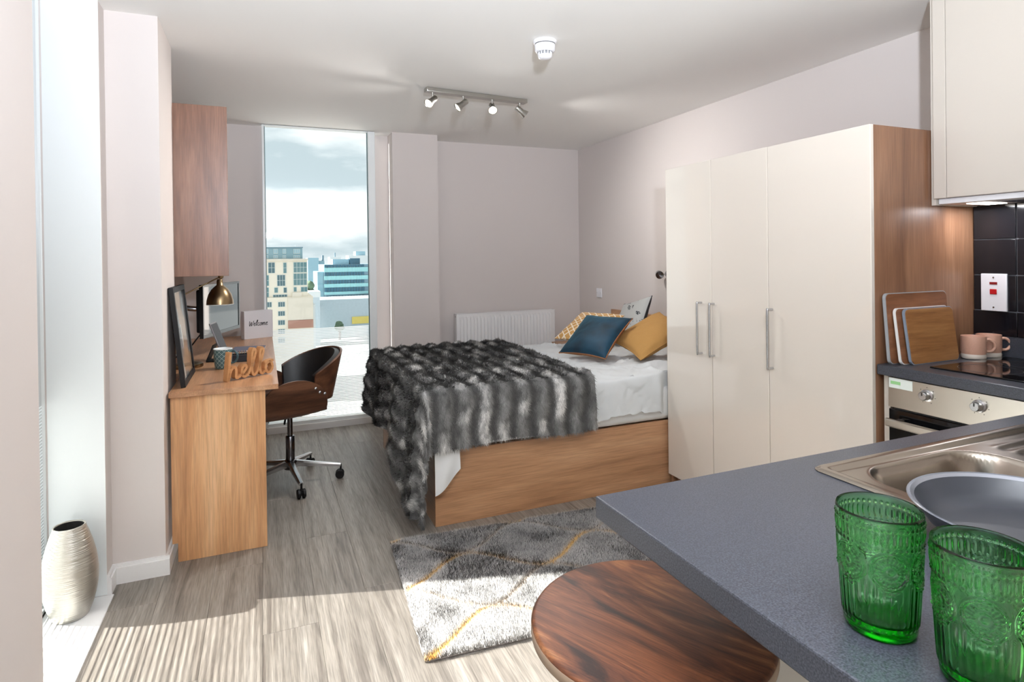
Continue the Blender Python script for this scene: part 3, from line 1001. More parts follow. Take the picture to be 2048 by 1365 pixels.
terracotta = plain('speckled_terracotta_glaze', (206, 160, 138), 0.45, var=0.12, bscale=300)
mug_base = plain('cream_mug_foot', (226, 214, 202), 0.5)
mug(2.655, 1.512, 0.9125, 0.043, 0.092, R(-42), terracotta, mug_base, None, 'terracotta mug in front, nearer the chopping boards')
mug(2.757, 1.512, 0.9125, 0.043, 0.092, R(-42), terracotta, mug_base, None, 'terracotta mug half hidden behind the other terracotta mug')

# ------------------------------------------------------------------ ceiling spot bars and smoke alarm
M['bulb'] = plain('lit_bulb_glass', (255, 250, 240), 0.3, emit=(255, 244, 228), estr=1.4)
M['nickel'] = plain('satin_nickel', (188, 186, 180), 0.32, metal=1.0)


def spot_bar(x0, y0, x1, y1, aims, label, watts):
    mx, my = (x0 + x1) / 2, (y0 + y1) / 2
    a = math.atan2(y1 - y0, x1 - x0)
    ln = math.hypot(x1 - x0, y1 - y0)
    root = thing('ceiling_spotlight', (mx, my, CEIL), label, 'spotlight', a)
    part('bar', box(-ln / 2, ln / 2, -0.028, 0.028, -0.026, -0.0005, 0.002), M['nickel'], root)
    for i, d in enumerate(aims):
        hx = -ln / 2 + 0.045 + i * (ln - 0.09) / 3
        d = Vector(d).normalized()
        q = d.to_track_quat('Z', 'Y').to_matrix().to_4x4()
        piv = Vector((hx, 0, -0.072))
        st = part('stem', tube([(hx, 0, -0.024), (hx, 0, -0.05), (hx, 0, -0.072)], [0.0075, 0.005, 0.006], 12), M['nickel'], root)
        hd_ = part('spot_head', lathe([(0.0, -0.030), (0.017, -0.030), (0.0185, -0.027), (0.0185, 0.022), (0.0225, 0.026), (0.0285, 0.047), (0.0305, 0.050), (0.0285, 0.051), (0.026, 0.048)], 32), M['nickel'], root, matrix=Matrix.Translation(piv) @ q)
        part('bulb', lathe([(0.0265, 0.045), (0.018, 0.0475), (0.0, 0.0485)], 28), M['bulb'], hd_)
        part('yoke', tube([(-0.0215, 0, -0.004), (-0.0185, 0, -0.004)], 0.006, 10), M['nickel'], hd_)
        sl = bpy.data.lights.new('bulb_light', 'SPOT')
        sl.energy = watts; sl.spot_size = R(120); sl.spot_blend = 0.9; sl.shadow_soft_size = 0.025; sl.color = (1.0, 0.97, 0.94)
        so = link(bpy.data.objects.new('bulb_light', sl))
        so.parent = hd_
        so.matrix_local = Matrix.Translation((0, 0, 0.053)) @ Matrix.Rotation(math.pi, 4, 'X')
    return root


spot_bar(0.942, 3.60, 1.642, 3.66, [(-0.75, -0.35, -0.65), (-0.85, 0.05, -0.65), (-0.25, -0.75, -0.7), (0.80, -0.15, -0.60)], 'nickel bar with four spotlights on the ceiling above the bed', 38.0)

sa = thing('smoke_alarm', (1.285, 2.625, CEIL), 'white round smoke alarm on the ceiling', 'smoke alarm')
part('base_plate', lathe([(0.0, -0.0005), (0.057, -0.0005), (0.058, -0.006), (0.054, -0.014), (0.050, -0.016)], 48), M['white_plastic'], sa)
part('gap_ring', lathe([(0.050, -0.016), (0.046, -0.017), (0.046, -0.020), (0.050, -0.021)], 48), plain('alarm_gap_grey', (110, 110, 112), 0.6), sa)
part('body', lathe([(0.050, -0.020), (0.0505, -0.030), (0.049, -0.048), (0.044, -0.054), (0.036, -0.056)], 48), M['white_plastic'], sa)
for i in range(12):
    a = 2 * math.pi * i / 12
    part('sensor_rib', rotz(box(0.0285, 0.0345, -0.0025, 0.0025, -0.078, -0.054, 0.001), a), M['white_plastic'], sa)
part('sensor_core', lathe([(0.027, -0.052), (0.026, -0.07), (0.02, -0.076)], 32), plain('alarm_mesh_grey', (150, 150, 152), 0.6), sa)
part('cap', lathe([(0.0355, -0.070), (0.034, -0.078), (0.027, -0.086), (0.014, -0.090), (0.0, -0.091)], 40), M['white_plastic'], sa)

# ------------------------------------------------------------------ radiator
rd = thing('radiator', (1.588, 5.09, 0.235), 'white ribbed panel radiator on the back wall behind the bed', 'radiator')
RW, RH = 0.968, 0.605
nrib = 28
prof = []
step = (RW - 0.05) / nrib
for i in range(nrib):
    xx = 0.025 + i * step
    prof += [(xx, 0.0), (xx + step * 0.14, -0.016), (xx + step * 0.56, -0.016), (xx + step * 0.70, 0.0)]
prof = [(0.0, 0.004), (0.006, 0.0)] + prof + [(RW - 0.006, 0.0), (RW, 0.004)]
zz = [0.0, 0.022, 0.045, RH - 0.045, RH - 0.022, RH - 0.002]
def rib_fn(i, j):
    x, y = prof[i]
    k = (0.0, 0.0, 1.0, 1.0, 0.0, 0.0)[j]
    return (x, (y if y > 0 else y * k), zz[j])
V = [rib_fn(i, j) for j in range(6) for i in range(len(prof))]
F = [(j * len(prof) + i, j * len(prof) + i + 1, (j + 1) * len(prof) + i + 1, (j + 1) * len(prof) + i) for j in range(5) for i in range(len(prof) - 1)]
part('front_panel', (V, F), M['white_gloss'], rd, angle=40)
part('rear_panel', box(0.0, RW, 0.062, 0.066, 0.0, RH), M['white_gloss'], rd)
part('side_cover', box(-0.004, 0.0, -0.002, 0.07, 0.03, RH + 0.004, 0.001), M['white_gloss'], rd)
part('side_cover', box(RW, RW + 0.004, -0.002, 0.07, 0.03, RH + 0.004, 0.001), M['white_gloss'], rd)
part('top_grille', add(box(-0.004, RW + 0.004, -0.003, 0.010, RH - 0.002, RH + 0.005), box(-0.004, RW + 0.004, 0.056, 0.069, RH - 0.002, RH + 0.005), *[box(0.01 + i * 0.0135, 0.0155 + i * 0.0135, 0.010, 0.056, RH - 0.002, RH + 0.004) for i in range(70)]), M['white_gloss'], rd, smooth=False)
part('bracket', box(0.12, 0.16, 0.066, 0.119, 0.40, 0.46), M['white_gloss'], rd)
part('bracket', box(RW - 0.16, RW - 0.12, 0.066, 0.119, 0.40, 0.46), M['white_gloss'], rd)
part('valve', add(mv(cyl(0.016, -0.03, 0.035, 20, 0.003), -0.028, 0.03, 0.03), tube([(-0.028, 0.03, 0.0), (-0.028, 0.03, -0.233)], 0.0075, 12), roty(mv(cyl(0.010, -0.004, 0.03, 14), -0.03, 0.03, -0.028), math.pi / 2)), M['chrome'], rd)
part('bleed_plug', roty(mv(cyl(0.008, 0.0, 0.006, 12), -RH + 0.02, 0.03, -0.006), math.pi / 2), M['chrome'], rd)

# ------------------------------------------------------------------ wall socket and reading lamp by the bed
so_ = thing('wall_switch', (XR - 0.0005, 4.826, 1.004), 'small white switch plate on the wall above the pillows', 'switch')
part('plate', box(-0.010, 0.0, -0.043, 0.043, -0.043, 0.043, 0.003), M['white_plastic'], so_)
part('rocker', box(-0.014, -0.010, -0.012, 0.012, -0.018, 0.018, 0.002), M['white_plastic'], so_)
for y_ in (-0.03, 0.03):
    part('screw', roty(mv(cyl(0.003, 0, 0.001, 10), 0, y_, 0.010), -math.pi / 2), M['chrome'], so_)
rl = thing('reading_lamp', (XR - 0.0005, 3.80, 1.20), 'small chrome reading lamp on the wall beside the wardrobe', 'lamp')
part('wall_plate', roty(cyl(0.028, 0.0, 0.012, 28, 0.003), -math.pi / 2), M['chrome'], rl)
part('arm', tube(smooth_path([(-0.01, 0, 0), (-0.05, 0, 0.0), (-0.07, 0.0, 0.0)], 4), 0.006, 10), M['chrome'], rl)
part('lamp_head', xf(lathe([(0.0, -0.045), (0.018, -0.043), (0.026, -0.03), (0.029, 0.0), (0.030, 0.03), (0.027, 0.03), (0.0, 0.02)], 28), Matrix.Translation((-0.085, 0.0, 0.0)) @ Matrix.Rotation(R(100), 4, 'X') @ Matrix.Rotation(R(-30), 4, 'Y')), M['dark_steel'], rl)

# ------------------------------------------------------------------ bed
BX0, BX1, BY0, BY1 = 0.780, 2.862, 2.900, 4.300
bed = thing('bed', (BX0, BY0, 0), 'double bed frame in warm wood laminate with solid sides', 'bed')
B = lambda g: mv(g, -BX0, -BY0, 0)
part('side_rail', B(box(BX0, BX1, BY0, BY0 + 0.022, 0.0, 0.372, 0.0012)), M['walnut_x'], bed)
part('side_rail', B(box(BX0, BX1, BY1 - 0.022, BY1, 0.0, 0.372, 0.0012)), M['walnut_x'], bed)
part('foot_panel', B(box(BX0 + 0.0, BX0 + 0.022, BY0 + 0.0225, BY1 - 0.0225, 0.0, 0.372, 0.0012)), M['walnut_y'], bed)
part('mattress_base', B(box(BX0 + 0.0225, BX1 - 0.003, BY0 + 0.0225, BY1 - 0.0225, 0.30, 0.33)), M['walnut_x'], bed)
hb = part('headboard', B(box(BX1, XR - 0.004, 2.89, 4.575, 0.0, 0.872, 0.0015)), M['walnut_y'], bed)

bs = thing('bedside_shelf', (2.50, 4.62, 0), 'low wooden bedside unit in the corner by the radiator', 'bedside unit')
part('top', box(0.0, 0.395, 0.0, 0.42, 0.525, 0.545, 0.001), M['walnut_x'], bs)
part('side_panel', box(0.0, 0.395, 0.0, 0.018, 0.0, 0.525), M['walnut_x'], bs)
part('side_panel', box(0.0, 0.395, 0.402, 0.42, 0.0, 0.525), M['walnut_x'], bs)
part('back_panel', box(0.38, 0.395, 0.018, 0.402, 0.0, 0.525), M['walnut_x'], bs)
part('shelf', box(0.0, 0.38, 0.018, 0.402, 0.25, 0.268), M['walnut_x'], bs)

M['sheet'] = plain('white_cotton', (226, 227, 227), 0.85, bump=0.2, bscale=900)
M['duvet'] = plain('pale_grey_cotton', (214, 218, 220), 0.85, bump=0.25, bscale=700)
mt = part('mattress', box(BX0 - 0.03, BX1 - 0.004, BY0 - 0.006, BY1 + 0.004, 0.374, 0.585, 0.045, 5), M['sheet'], None, angle=50)
tag(mt, 'white mattress lying on the wooden bed frame', 'mattress')

# smooth value noise for creases
def vnoise(x, y, s=0):
    def h(i, j):
        n = (i * 374761393 + j * 668265263 + s * 982451653) & 0xffffffff
        n = ((n ^ (n >> 13)) * 1274126177) & 0xffffffff
        return ((n ^ (n >> 16)) & 0xffff) / 65535.0
    i, j = math.floor(x), math.floor(y)
    u, v = x - i, y - j
    u, v = u * u * (3 - 2 * u), v * v * (3 - 2 * v)
    return (h(i, j) * (1 - u) + h(i + 1, j) * u) * (1 - v) + (h(i, j + 1) * (1 - u) + h(i + 1, j + 1) * u) * v


DZ = 0.638
def duvet_fn(u, v):
    """u: foot to head; v: near hem over the top to the far hem."""
    x = 0.765 + u * (2.84 - 0.765)
    hem = 0.25 + 0.02 * math.sin(x * 9) - 0.05 * max(0, 1 - (x - 0.765) / 0.2)
    y_n, y_f = BY0 - 0.004, BY1 + 0.03
    tot_top = y_f - y_n
    s = -hem + v * (tot_top + hem + 0.25)
    cr = 0.018 * (vnoise(x * 9 + s * 3, s * 4 - x * 2, 1) - 0.5) + 0.020 * (vnoise(x * 24 + s * 9, s * 6 + 3, 2) - 0.5) ** 2 * 2 + 0.003 * (vnoise(x * 40 + s * 22, s * 12, 3) - 0.5)
    cr += 0.016 * (1 - abs(2 * vnoise(x * 7 + s * 11, s * 3 - x * 5, 5) - 1)) ** 4 + 0.010 * (1 - abs(2 * vnoise(x * 15 - s * 16, s * 6 + x * 9, 6) - 1)) ** 4
    cr *= 1 - 0.8 * math.exp(-(s / 0.07) ** 2)
    puff = 0.03 * math.exp(-((x - 2.3) / 0.35) ** 2) * math.exp(-((s - 0.12) / 0.35) ** 2)
    zt = DZ + cr + puff + 0.008 * math.sin(s * 3.1)
    r = 0.06
    if u < 0.03: zt -= 0.03 * (1 - u / 0.03) ** 2
    if s < 0:
        q = -s
        if q < r * 1.57:
            a = q / r
            y, z = y_n - r * math.sin(a) * 0.5, zt - r * (1 - math.cos(a))
        else:
            y, z = y_n - r * 0.5 - 0.006 * math.sin(x * 21 + 2 * vnoise(x * 5, 3, 4)) - 0.01 * (q - r * 1.57) / 0.2, zt - r - (q - r * 1.57)
        y += cr * 0.6
        if x > 2.12:
            k = min(1, (x - 2.12) / 0.06)
            y = y * (1 - k) + max(y, 2.908) * k
    elif s > tot_top:
        q = s - tot_top
        if q < r * 1.57:
            a = q / r
            y, z = y_f + r * math.sin(a) * 0.3, zt - r * (1 - math.cos(a))
        else:
            y, z = y_f + r * 0.3, zt - r - (q - r * 1.57)
    else:
        y, z = y_n + s, zt
    return (x, y, z)


dv = part('duvet', shell(150, 150, duvet_fn, 0.010), M['duvet'], None, angle=70)
tag(dv, 'rumpled pale grey duvet spread over the bed', 'duvet')

# white sheet corner hanging at the foot of the bed
def sheet_fn(u, v):
    x = 0.768 + 0.13 * u
    drop = (0.22 - 0.12 * u ** 1.3) * v
    y = BY0 - 0.038 - 0.010 * v + 0.006 * math.sin(u * 7 + v * 3)
    return (x, y - 0.008 * math.sin(v * 3.1), 0.395 - drop)
shc = part('bed_sheet', shell(16, 16, sheet_fn, 0.004), M['sheet'], None, angle=70)
tag(shc, 'white sheet corner hanging out from under the fur throw', 'bed sheet')

# faux-fur throw
TZ, TXR, TYF = 0.702, 1.665, 4.33
CX, CY = 0.740, 2.862
def throw_fn(u, v):
    """u 0..1 from the head-side edge to the foot hem, v 0..1 from the far edge to the near hem."""
    yy = TYF - v * (TYF - CY)
    foot = 0.44 + 0.20 * min(1, max(0, (3.62 - yy) / 0.30)) + 0.02 * math.sin(v * 11)
    near = 0.325 + 0.012 * math.sin(u * 14)
    topx = TXR - CX
    topy = TYF - CY
    edge = 0.03 * math.sin(v * 5 + 1) + 0.02 * v
    su = u * (topx + foot) - edge * (1 - u) ** 3 * 0.6
    sv = v * (topy + near)
    a, b = max(0, su - topx), max(0, sv - topy)
    x = TXR - min(su, topx)
    y = TYF - min(sv, topy)
    rho = math.hypot(a, b)
    ridge = 0.009 * math.cos((su + 0.012 * math.sin(sv * 21)) / 0.1065 * 2 * math.pi)
    wob = 0.012 * (vnoise(su * 7, sv * 7, 7) - 0.5) + 0.008 * (vnoise(su * 18, sv * 14, 8) - 0.5)
    if rho < 1e-6:
        return (x, y, TZ + ridge + wob)
    dx, dy = -a / rho, -b / rho
    rr = 0.055
    fold = 0.022 * math.sin(sv * 13 + 1.0) * min(1, a / 0.2) if a > 0 else 0.0
    if rho < rr * 1.57:
        an = rho / rr
        o, z = rr * math.sin(an), TZ - rr * (1 - math.cos(an))
    else:
        e = rho - rr * 1.57
        o, z = rr + (0.13 if a > 0 else 0.02) * e * (1 - 0.6 * min(1, max(0, (3.3 - yy) / 0.4))), TZ - rr - e
    o *= 0.55 if b > 0 and a < 0.02 else 0.8
    o += ridge * 0.8 + wob * 0.7 + fold
    z = max(z, 0.022)
    return (x + dx * o, y + dy * o, z)


def throw_col(u, v):
    yy = TYF - v * (TYF - CY)
    foot = 0.44 + 0.20 * min(1, max(0, (3.62 - yy) / 0.30))
    su = u * (TXR - CX + foot)
    sv = v * (TYF - CY + 0.325)
    sw_ = su + 0.012 * math.sin(sv * 21) + 0.020 * (vnoise(su * 14, sv * 14, 24) - 0.5)
    k = 0.5 + 0.5 * math.cos(sw_ / 0.1065 * 2 * math.pi)
    r_id = math.floor(sw_ / 0.1065 + 0.5)
    n1 = vnoise(su * 24 + 5, sv * 20, 21)
    n2 = vnoise(su * 75, sv * 48, 22)
    row = vnoise(r_id * 7.31 + 0.5, sv * 11.0, 23)
    base = 0.09 + 0.18 * k * (0.25 + 1.1 * n1) + 0.13 * (n2 - 0.5) * (0.3 + k)
    if row > 0.50 and k > 0.25:
        base += 2.4 * (row - 0.50) * (k - 0.25) * (0.35 + 1.1 * n2)
    base = min(max(base, 0.03), 0.85)
    return (base * 1.0, base * 0.985, base * 0.965)


tw_root = thing('fur_throw', (1.0, 3.6, 0.0), 'grey striped faux-fur throw draped over the foot of the bed', 'throw')
NU, NV = 190, 190
gt = shell(NU, NV, throw_fn, 0.012)
def add_colors(me, cols):
    at = me.color_attributes.new('tint', 'FLOAT_COLOR', 'POINT')
    c = np.ones((len(me.vertices), 4), dtype=np.float32)
    c[:, :3] = cols
    at.data.foreach_set('color', c.reshape(-1))
M['fur'] = attr_mat('faux_fur', 0.75, 0.2)
pts = np.array(gt[0]) - np.array([1.0, 3.6, 0.0])
cols = np.array([throw_col(i / NU, j / NV) for j in range(NV + 1) for i in range(NU + 1)])
me = mesh_of(Soft((pts.tolist(), gt[1])), 'cloth', angle=89)
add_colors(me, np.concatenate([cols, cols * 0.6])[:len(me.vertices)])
me.materials.append(M['fur'])
part('cloth', me, None, tw_root)
# hairs
n = 150000
ui, vi = RNG.random(n) * NU, RNG.random(n) * NV
G = pts[:(NU + 1) * (NV + 1)].reshape(NV + 1, NU + 1, 3)
C3 = cols.reshape(NV + 1, NU + 1, 3)
i0, j0 = np.minimum(ui.astype(int), NU - 1), np.minimum(vi.astype(int), NV - 1)
fu, fv = (ui - i0)[:, None], (vi - j0)[:, None]
P = G[j0, i0] * (1 - fu) * (1 - fv) + G[j0, i0 + 1] * fu * (1 - fv) + G[j0 + 1, i0] * (1 - fu) * fv + G[j0 + 1, i0 + 1] * fu * fv
Tu, Tv = G[j0, i0 + 1] - G[j0, i0], G[j0 + 1, i0] - G[j0, i0]
N_ = np.cross(Tu, Tv)
N_ /= np.maximum(np.linalg.norm(N_, axis=1, keepdims=True), 1e-9)
tdir = Tv / np.maximum(np.linalg.norm(Tv, axis=1, keepdims=True), 1e-9)
THROW_SIGN = 1.0
D = N_ * 0.32 * THROW_SIGN + tdir * 0.8 + RNG.normal(0, 0.28, (n, 3))
D /= np.linalg.norm(D, axis=1, keepdims=True)
cc = C3[j0, i0] * (0.72 + 0.6 * RNG.random((n, 1)))
blades(P, N_ * THROW_SIGN, D, 0.016 + 0.014 * RNG.random(n), 0.0030, cc, 'fur', M['fur'], tw_root)


# ------------------------------------------------------------------ cushions
def cushion(center, right, up, thick, front, back, label, group=None, lift=0.0):
    c, r, u = Vector(center), Vector(right), Vector(up)
    w, h = r.length, u.length
    ex = r.normalized()
    ez = ex.cross(u).normalized()
    ey = ez.cross(ex)
    root = bpy.data.objects.new('cushion', None)
    link(root)
    c = c + ez * lift
    root.matrix_world = Matrix(((ex.x, ey.x, ez.x, c.x), (ex.y, ey.y, ez.y, c.y), (ex.z, ey.z, ez.z, c.z), (0, 0, 0, 1)))
    tag(root, label, 'cushion', 'cushions on the bed')
    seed = int(abs(center[0] * 1000)) % 97
    def side(sgn):
        def f(a, b):
            x, y = a * 2 - 1, b * 2 - 1
            t = (max(0, 1 - x * x) * max(0, 1 - y * y)) ** 0.42
            wr = 0.010 * (vnoise(x * 3 + seed, y * 3, 31) - 0.5) * t + 0.004 * (vnoise(x * 9, y * 9 + seed, 32) - 0.5) * t
            return (x * w / 2 * (0.90 + 0.10 * y * y), y * h / 2 * (0.90 + 0.10 * x * x), sgn * (thick / 2 * t + wr) + 0.0015 * sgn)
        g = grid(36, 36, f)
        return g if sgn > 0 else Soft((g[0], [tuple(reversed(q)) for q in g[1]]))
    part('front_cover', side(1), front, root, angle=80)
    part('back_cover', side(-1), back, root, angle=80)
    edge = [(math.cos(0), 0, 0)]
    pts_ = []
    for k in range(4):
        for q in range(14):
            t = q / 14 * 2 - 1
            x, y = [(t, -1), (1, t), (-t, 1), (-1, -t)][k]
            pts_.append((x * w / 2 * (0.90 + 0.10 * y * y), y * h / 2 * (0.90 + 0.10 * x * x), 0))
    part('piping', tube(pts_ + [pts_[0]], 0.0035, 8), back, root)
    return root


def velvet(name, c, dark):
    m, t, p = new_mat(name)
    tc = t.nodes.new('ShaderNodeTexCoord')
    n = t.nodes.new('ShaderNodeTexNoise'); n.inputs['Scale'].default_value = 7; n.inputs['Detail'].default_value = 3
    t.links.new(tc.outputs['Object'], n.inputs['Vector'])
    cr = t.nodes.new('ShaderNodeValToRGB')
    cr.color_ramp.elements[0].position = 0.35; cr.color_ramp.elements[0].color = (*lin(dark), 1)
    cr.color_ramp.elements[1].position = 0.65; cr.color_ramp.elements[1].color = (*lin(c), 1)
    t.links.new(n.outputs['Fac'], cr.inputs['Fac']); t.links.new(cr.outputs['Color'], p.inputs['Base Color'])
    p.inputs['Roughness'].default_value = 0.6
    p.inputs['Sheen Weight'].default_value = 0.25
    p.inputs['Sheen Tint'].default_value = (0.1, 0.5, 0.6, 1)
    return m


def lattice(name, base, line, scale, width, diag=True):
    m, t, p = new_mat(name)
    tc = t.nodes.new('ShaderNodeTexCoord')
    mp = t.nodes.new('ShaderNodeMapping')
    mp.inputs['Rotation'].default_value = (0, 0, R(45) if diag else 0)
    mp.inputs['Scale'].default_value = (scale, scale, scale)
    t.links.new(tc.outputs['Object'], mp.inputs['Vector'])
    b = t.nodes.new('ShaderNodeTexBrick')
    b.offset = 0.0; b.squash = 1.0
    b.inputs['Scale'].default_value = 1.0
    b.inputs['Brick Width'].default_value = 1.0; b.inputs['Row Height'].default_value = 1.0
    b.inputs['Mortar Size'].default_value = width
    b.inputs['Mortar Smooth'].default_value = 0.0
    b.inputs['Color1'].default_value = (*lin(base), 1); b.inputs['Color2'].default_value = (*lin(base), 1)
    b.inputs['Mortar'].default_value = (*lin(line), 1)
    t.links.new(mp.outputs['Vector'], b.inputs['Vector'])
    t.links.new(b.outputs['Color'], p.inputs['Base Color'])
    p.inputs['Roughness'].default_value = 0.85
    return m


def speckled(name, base, dots):
    m, t, p = new_mat(name)
    tc = t.nodes.new('ShaderNodeTexCoord')
    n = t.nodes.new('ShaderNodeTexNoise'); n.inputs['Scale'].default_value = 17; n.inputs['Detail'].default_value = 4; n.inputs['Roughness'].default_value = 0.65
    t.links.new(tc.outputs['Object'], n.inputs['Vector'])
    cr = t.nodes.new('ShaderNodeValToRGB')
    cr.color_ramp.elements[0].position = 0.60; cr.color_ramp.elements[0].color = (*lin(base), 1)
    cr.color_ramp.elements[1].position = 0.645; cr.color_ramp.elements[1].color = (*lin(dots), 1)
    t.links.new(n.outputs['Fac'], cr.inputs['Fac']); t.links.new(cr.outputs['Color'], p.inputs['Base Color'])
    p.inputs['Roughness'].default_value = 0.9
    return m


M['teal_velvet'] = velvet('teal_velvet', (3, 56, 80), (1, 30, 48))
M['mustard'] = plain('mustard_wool', (182, 138, 78), 0.9, bump=0.6, bscale=350, var=0.18)
M['rust'] = plain('rust_lining', (150, 98, 58), 0.85, bump=0.2, bscale=400)
M['trellis'] = lattice('mustard_trellis_print', (196, 150, 88), (238, 226, 206), 24.0, 0.10)
M['linen'] = speckled('grey_speckled_linen', (178, 180, 178), (58, 62, 66))
M['dark_piping'] = plain('charcoal_lining', (52, 52, 56), 0.9)
cushion((2.33, 4.02, 0.775), (0.17, -0.36, 0.0), (0.33, 0.15, 0.17), 0.12, M['trellis'], M['trellis'], 'mustard and white trellis-print cushion behind the teal one', lift=0.03)
cushion((2.665, 3.93, 0.835), (0.0, -0.38, 0.09), (0.16, 0.0, 0.31), 0.12, M['linen'], M['dark_piping'], 'pale grey speckled cushion propped against the headboard', lift=0.02)
cushion((2.069, 3.479, 0.785), (0.150, -0.347, 0.0), (0.29, 0.125, 0.229), 0.13, M['teal_velvet'], M['rust'], 'teal velvet cushion in the middle of the pillows', lift=0.035)
cushion((2.353, 3.262, 0.80), (-0.044, -0.416, -0.065), (0.35, 0.08, 0.194), 0.13, M['mustard'], M['mustard'], 'plain mustard cushion next to the wardrobe', lift=0.03)

# ------------------------------------------------------------------ vase on the side window sill
vs = thing('floor_vase', (-0.690, 2.735, 0.006), 'tall silver ribbed vase on the side window sill', 'vase')
m, t, p = new_mat('brushed_silver_glaze')
tc = t.nodes.new('ShaderNodeTexCoord'); mp = t.nodes.new('ShaderNodeMapping'); mp.inputs['Scale'].default_value = (8, 8, 260); mp.inputs['Rotation'].default_value = (0.12, 0.10, 0)
nz = t.nodes.new('ShaderNodeTexNoise'); nz.inputs['Scale'].default_value = 1.0; nz.inputs['Detail'].default_value = 3
t.links.new(tc.outputs['Object'], mp.inputs['Vector']); t.links.new(mp.outputs['Vector'], nz.inputs['Vector'])
bb = t.nodes.new('ShaderNodeBump'); bb.inputs['Strength'].default_value = 0.9; bb.inputs['Distance'].default_value = 0.003
t.links.new(nz.outputs['Fac'], bb.inputs['Height']); t.links.new(bb.outputs['Normal'], p.inputs['Normal'])
p.inputs['Base Color'].default_value = (*lin((188, 184, 175)), 1); p.inputs['Metallic'].default_value = 0.92; p.inputs['Roughness'].default_value = 0.34
vp = [(0.0, 0.0), (0.055, 0.0), (0.058, 0.003)]
for q in np.linspace(0.02, 0.98, 26):
    vp.append((0.0575 + 0.036 * math.sin(math.pi * q ** 0.92) ** 0.9 - 0.006 * q, 0.003 + 0.337 * q))
vp += [(0.0525, 0.342), (0.0515, 0.345), (0.0480, 0.345), (0.0470, 0.341)]
part('body', lathe(vp, 72), m, vs, angle=60)
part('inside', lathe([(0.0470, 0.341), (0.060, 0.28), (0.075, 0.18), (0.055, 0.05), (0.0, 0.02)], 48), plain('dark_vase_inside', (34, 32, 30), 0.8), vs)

# ------------------------------------------------------------------ shaggy rug
ra = R(-3.8)
RL, RWd = 1.32, 0.868
rug = thing('shag_rug', (0.48, 1.94, 0.0), 'shaggy grey rug with golden trellis lines beside the bed', 'rug', ra)
def rug_pat(x, y):
    lines = 9.0
    gold = 0.0
    for k in range(-1, 6):
        yk = 0.10 + 0.215 * k + (0.1 if k % 2 == 0 else -0.1) * np.cos(2 * np.pi * (x - 0.30) / 0.62)
        sl = (0.1 if k % 2 == 0 else -0.1) * -np.sin(2 * np.pi * (x - 0.30) / 0.62) * 2 * np.pi / 0.62
        d = np.abs(y - yk) / np.sqrt(1 + sl * sl)
        g = np.clip(1.5 - d / 0.011, 0, 1) * (np.where(sl > 0.25, 1.0, 0.55) if k % 2 == 0 else 0.22)
        gold = np.maximum(gold, g)
        lines = np.minimum(lines, d)
    return gold, lines
n = 300000
bx, by = RNG.random(n) * RL, RNG.random(n) * RWd
gold, dl = rug_pat(bx, by)
patch = np.array([vnoise(a * 7, b * 7, 41) * 0.55 + vnoise(a * 17, b * 17, 42) * 0.45 for a, b in zip(bx, by)])
clump = np.array([vnoise(a * 60, b * 60, 43) for a, b in zip(bx, by)])
base = 0.24 + 0.17 * np.clip((patch - 0.30) / 0.4, 0, 1) + 0.12 * (clump - 0.5)
edge_ = np.minimum(np.minimum(bx, by), RWd - by)
base = base + 0.10 * np.clip(1 - edge_ / 0.12, 0, 1) + 0.07 * np.clip(1 - np.abs(dl - 0.022) / 0.018, 0, 1)
base = np.clip(base * (0.55 + 0.9 * RNG.random(n)), 0.08, 0.9)
cc = np.stack([base, base * 0.955, base * 0.925], 1)
gc = np.array(lin((214, 164, 74)))
cc = cc * (1 - gold[:, None]) + gc * (gold[:, None]) * (0.8 + 0.4 * RNG.random((n, 1)))
ang = np.array([vnoise(a * 9, b * 9, 44) for a, b in zip(bx, by)]) * 5 + RNG.normal(0, 1.4, n)
lean = 0.25 + 0.45 * RNG.random(n)
D = np.stack([np.cos(ang) * lean, np.sin(ang) * lean, np.ones(n)], 1)
D /= np.linalg.norm(D, axis=1, keepdims=True)
hgt = 0.024 - 0.010 * np.clip(1 - dl / 0.014, 0, 1)
P = np.stack([bx, by, np.full(n, 0.006)], 1)
sub = np.cross(D, RNG.normal(0, 1, (n, 3)))
M['shag'] = attr_mat('shag_pile', 0.85, 0.3)
Nn = np.stack([np.cos(ang) * 0.18, np.sin(ang) * 0.18, np.ones(n)], 1)
Nn /= np.linalg.norm(Nn, axis=1, keepdims=True)
blades(P, Nn, D, hgt * (0.70 + 0.5 * RNG.random(n)), 0.0042, cc, 'pile', M['shag'], rug)
part('backing', box(0, RL, 0, RWd, 0.0005, 0.008, 0.002), plain('rug_backing', (118, 110, 104), 0.95), rug)

# ------------------------------------------------------------------ desk
DX0, DX1, DY0, DY1, DTZ = -0.392, 0.061, 3.014, 5.064, 0.765
dk = thing('desk', (DX0, DY0, 0), 'long wooden desk running along the wall to the tall window', 'desk')
dpoly = [(0, 0), (DX1 - DX0, 0), (DX1 - DX0, DY1 - DY0), (XA + 0.004 - DX0, DY1 - DY0), (XA + 0.004 - DX0, 0.352), (0, 0.352)]
part('desktop', prism(dpoly, DTZ - 0.024, DTZ), M['walnut_y'], dk, smooth=False)
dm = dk.children[0].modifiers.new('soft_edge', 'BEVEL'); dm.width = 0.0015; dm.segments = 1
ep = [(0.004, 0.085), (0.026, 0.085), (0.026, 0.001), (0.395, 0.001), (0.395, DTZ - 0.0245), (0.004, DTZ - 0.0245)]
part('end_panel', mv(rotx(prism(ep, -0.022, 0.0), math.pi / 2), 0, 0.024, 0), M['desk_z'], dk, smooth=False)
part('end_panel', box(0.0, 0.39, DY1 - DY0 - 0.06, DY1 - DY0 - 0.036, 0.001, DTZ - 0.0245), M['desk_z'], dk)
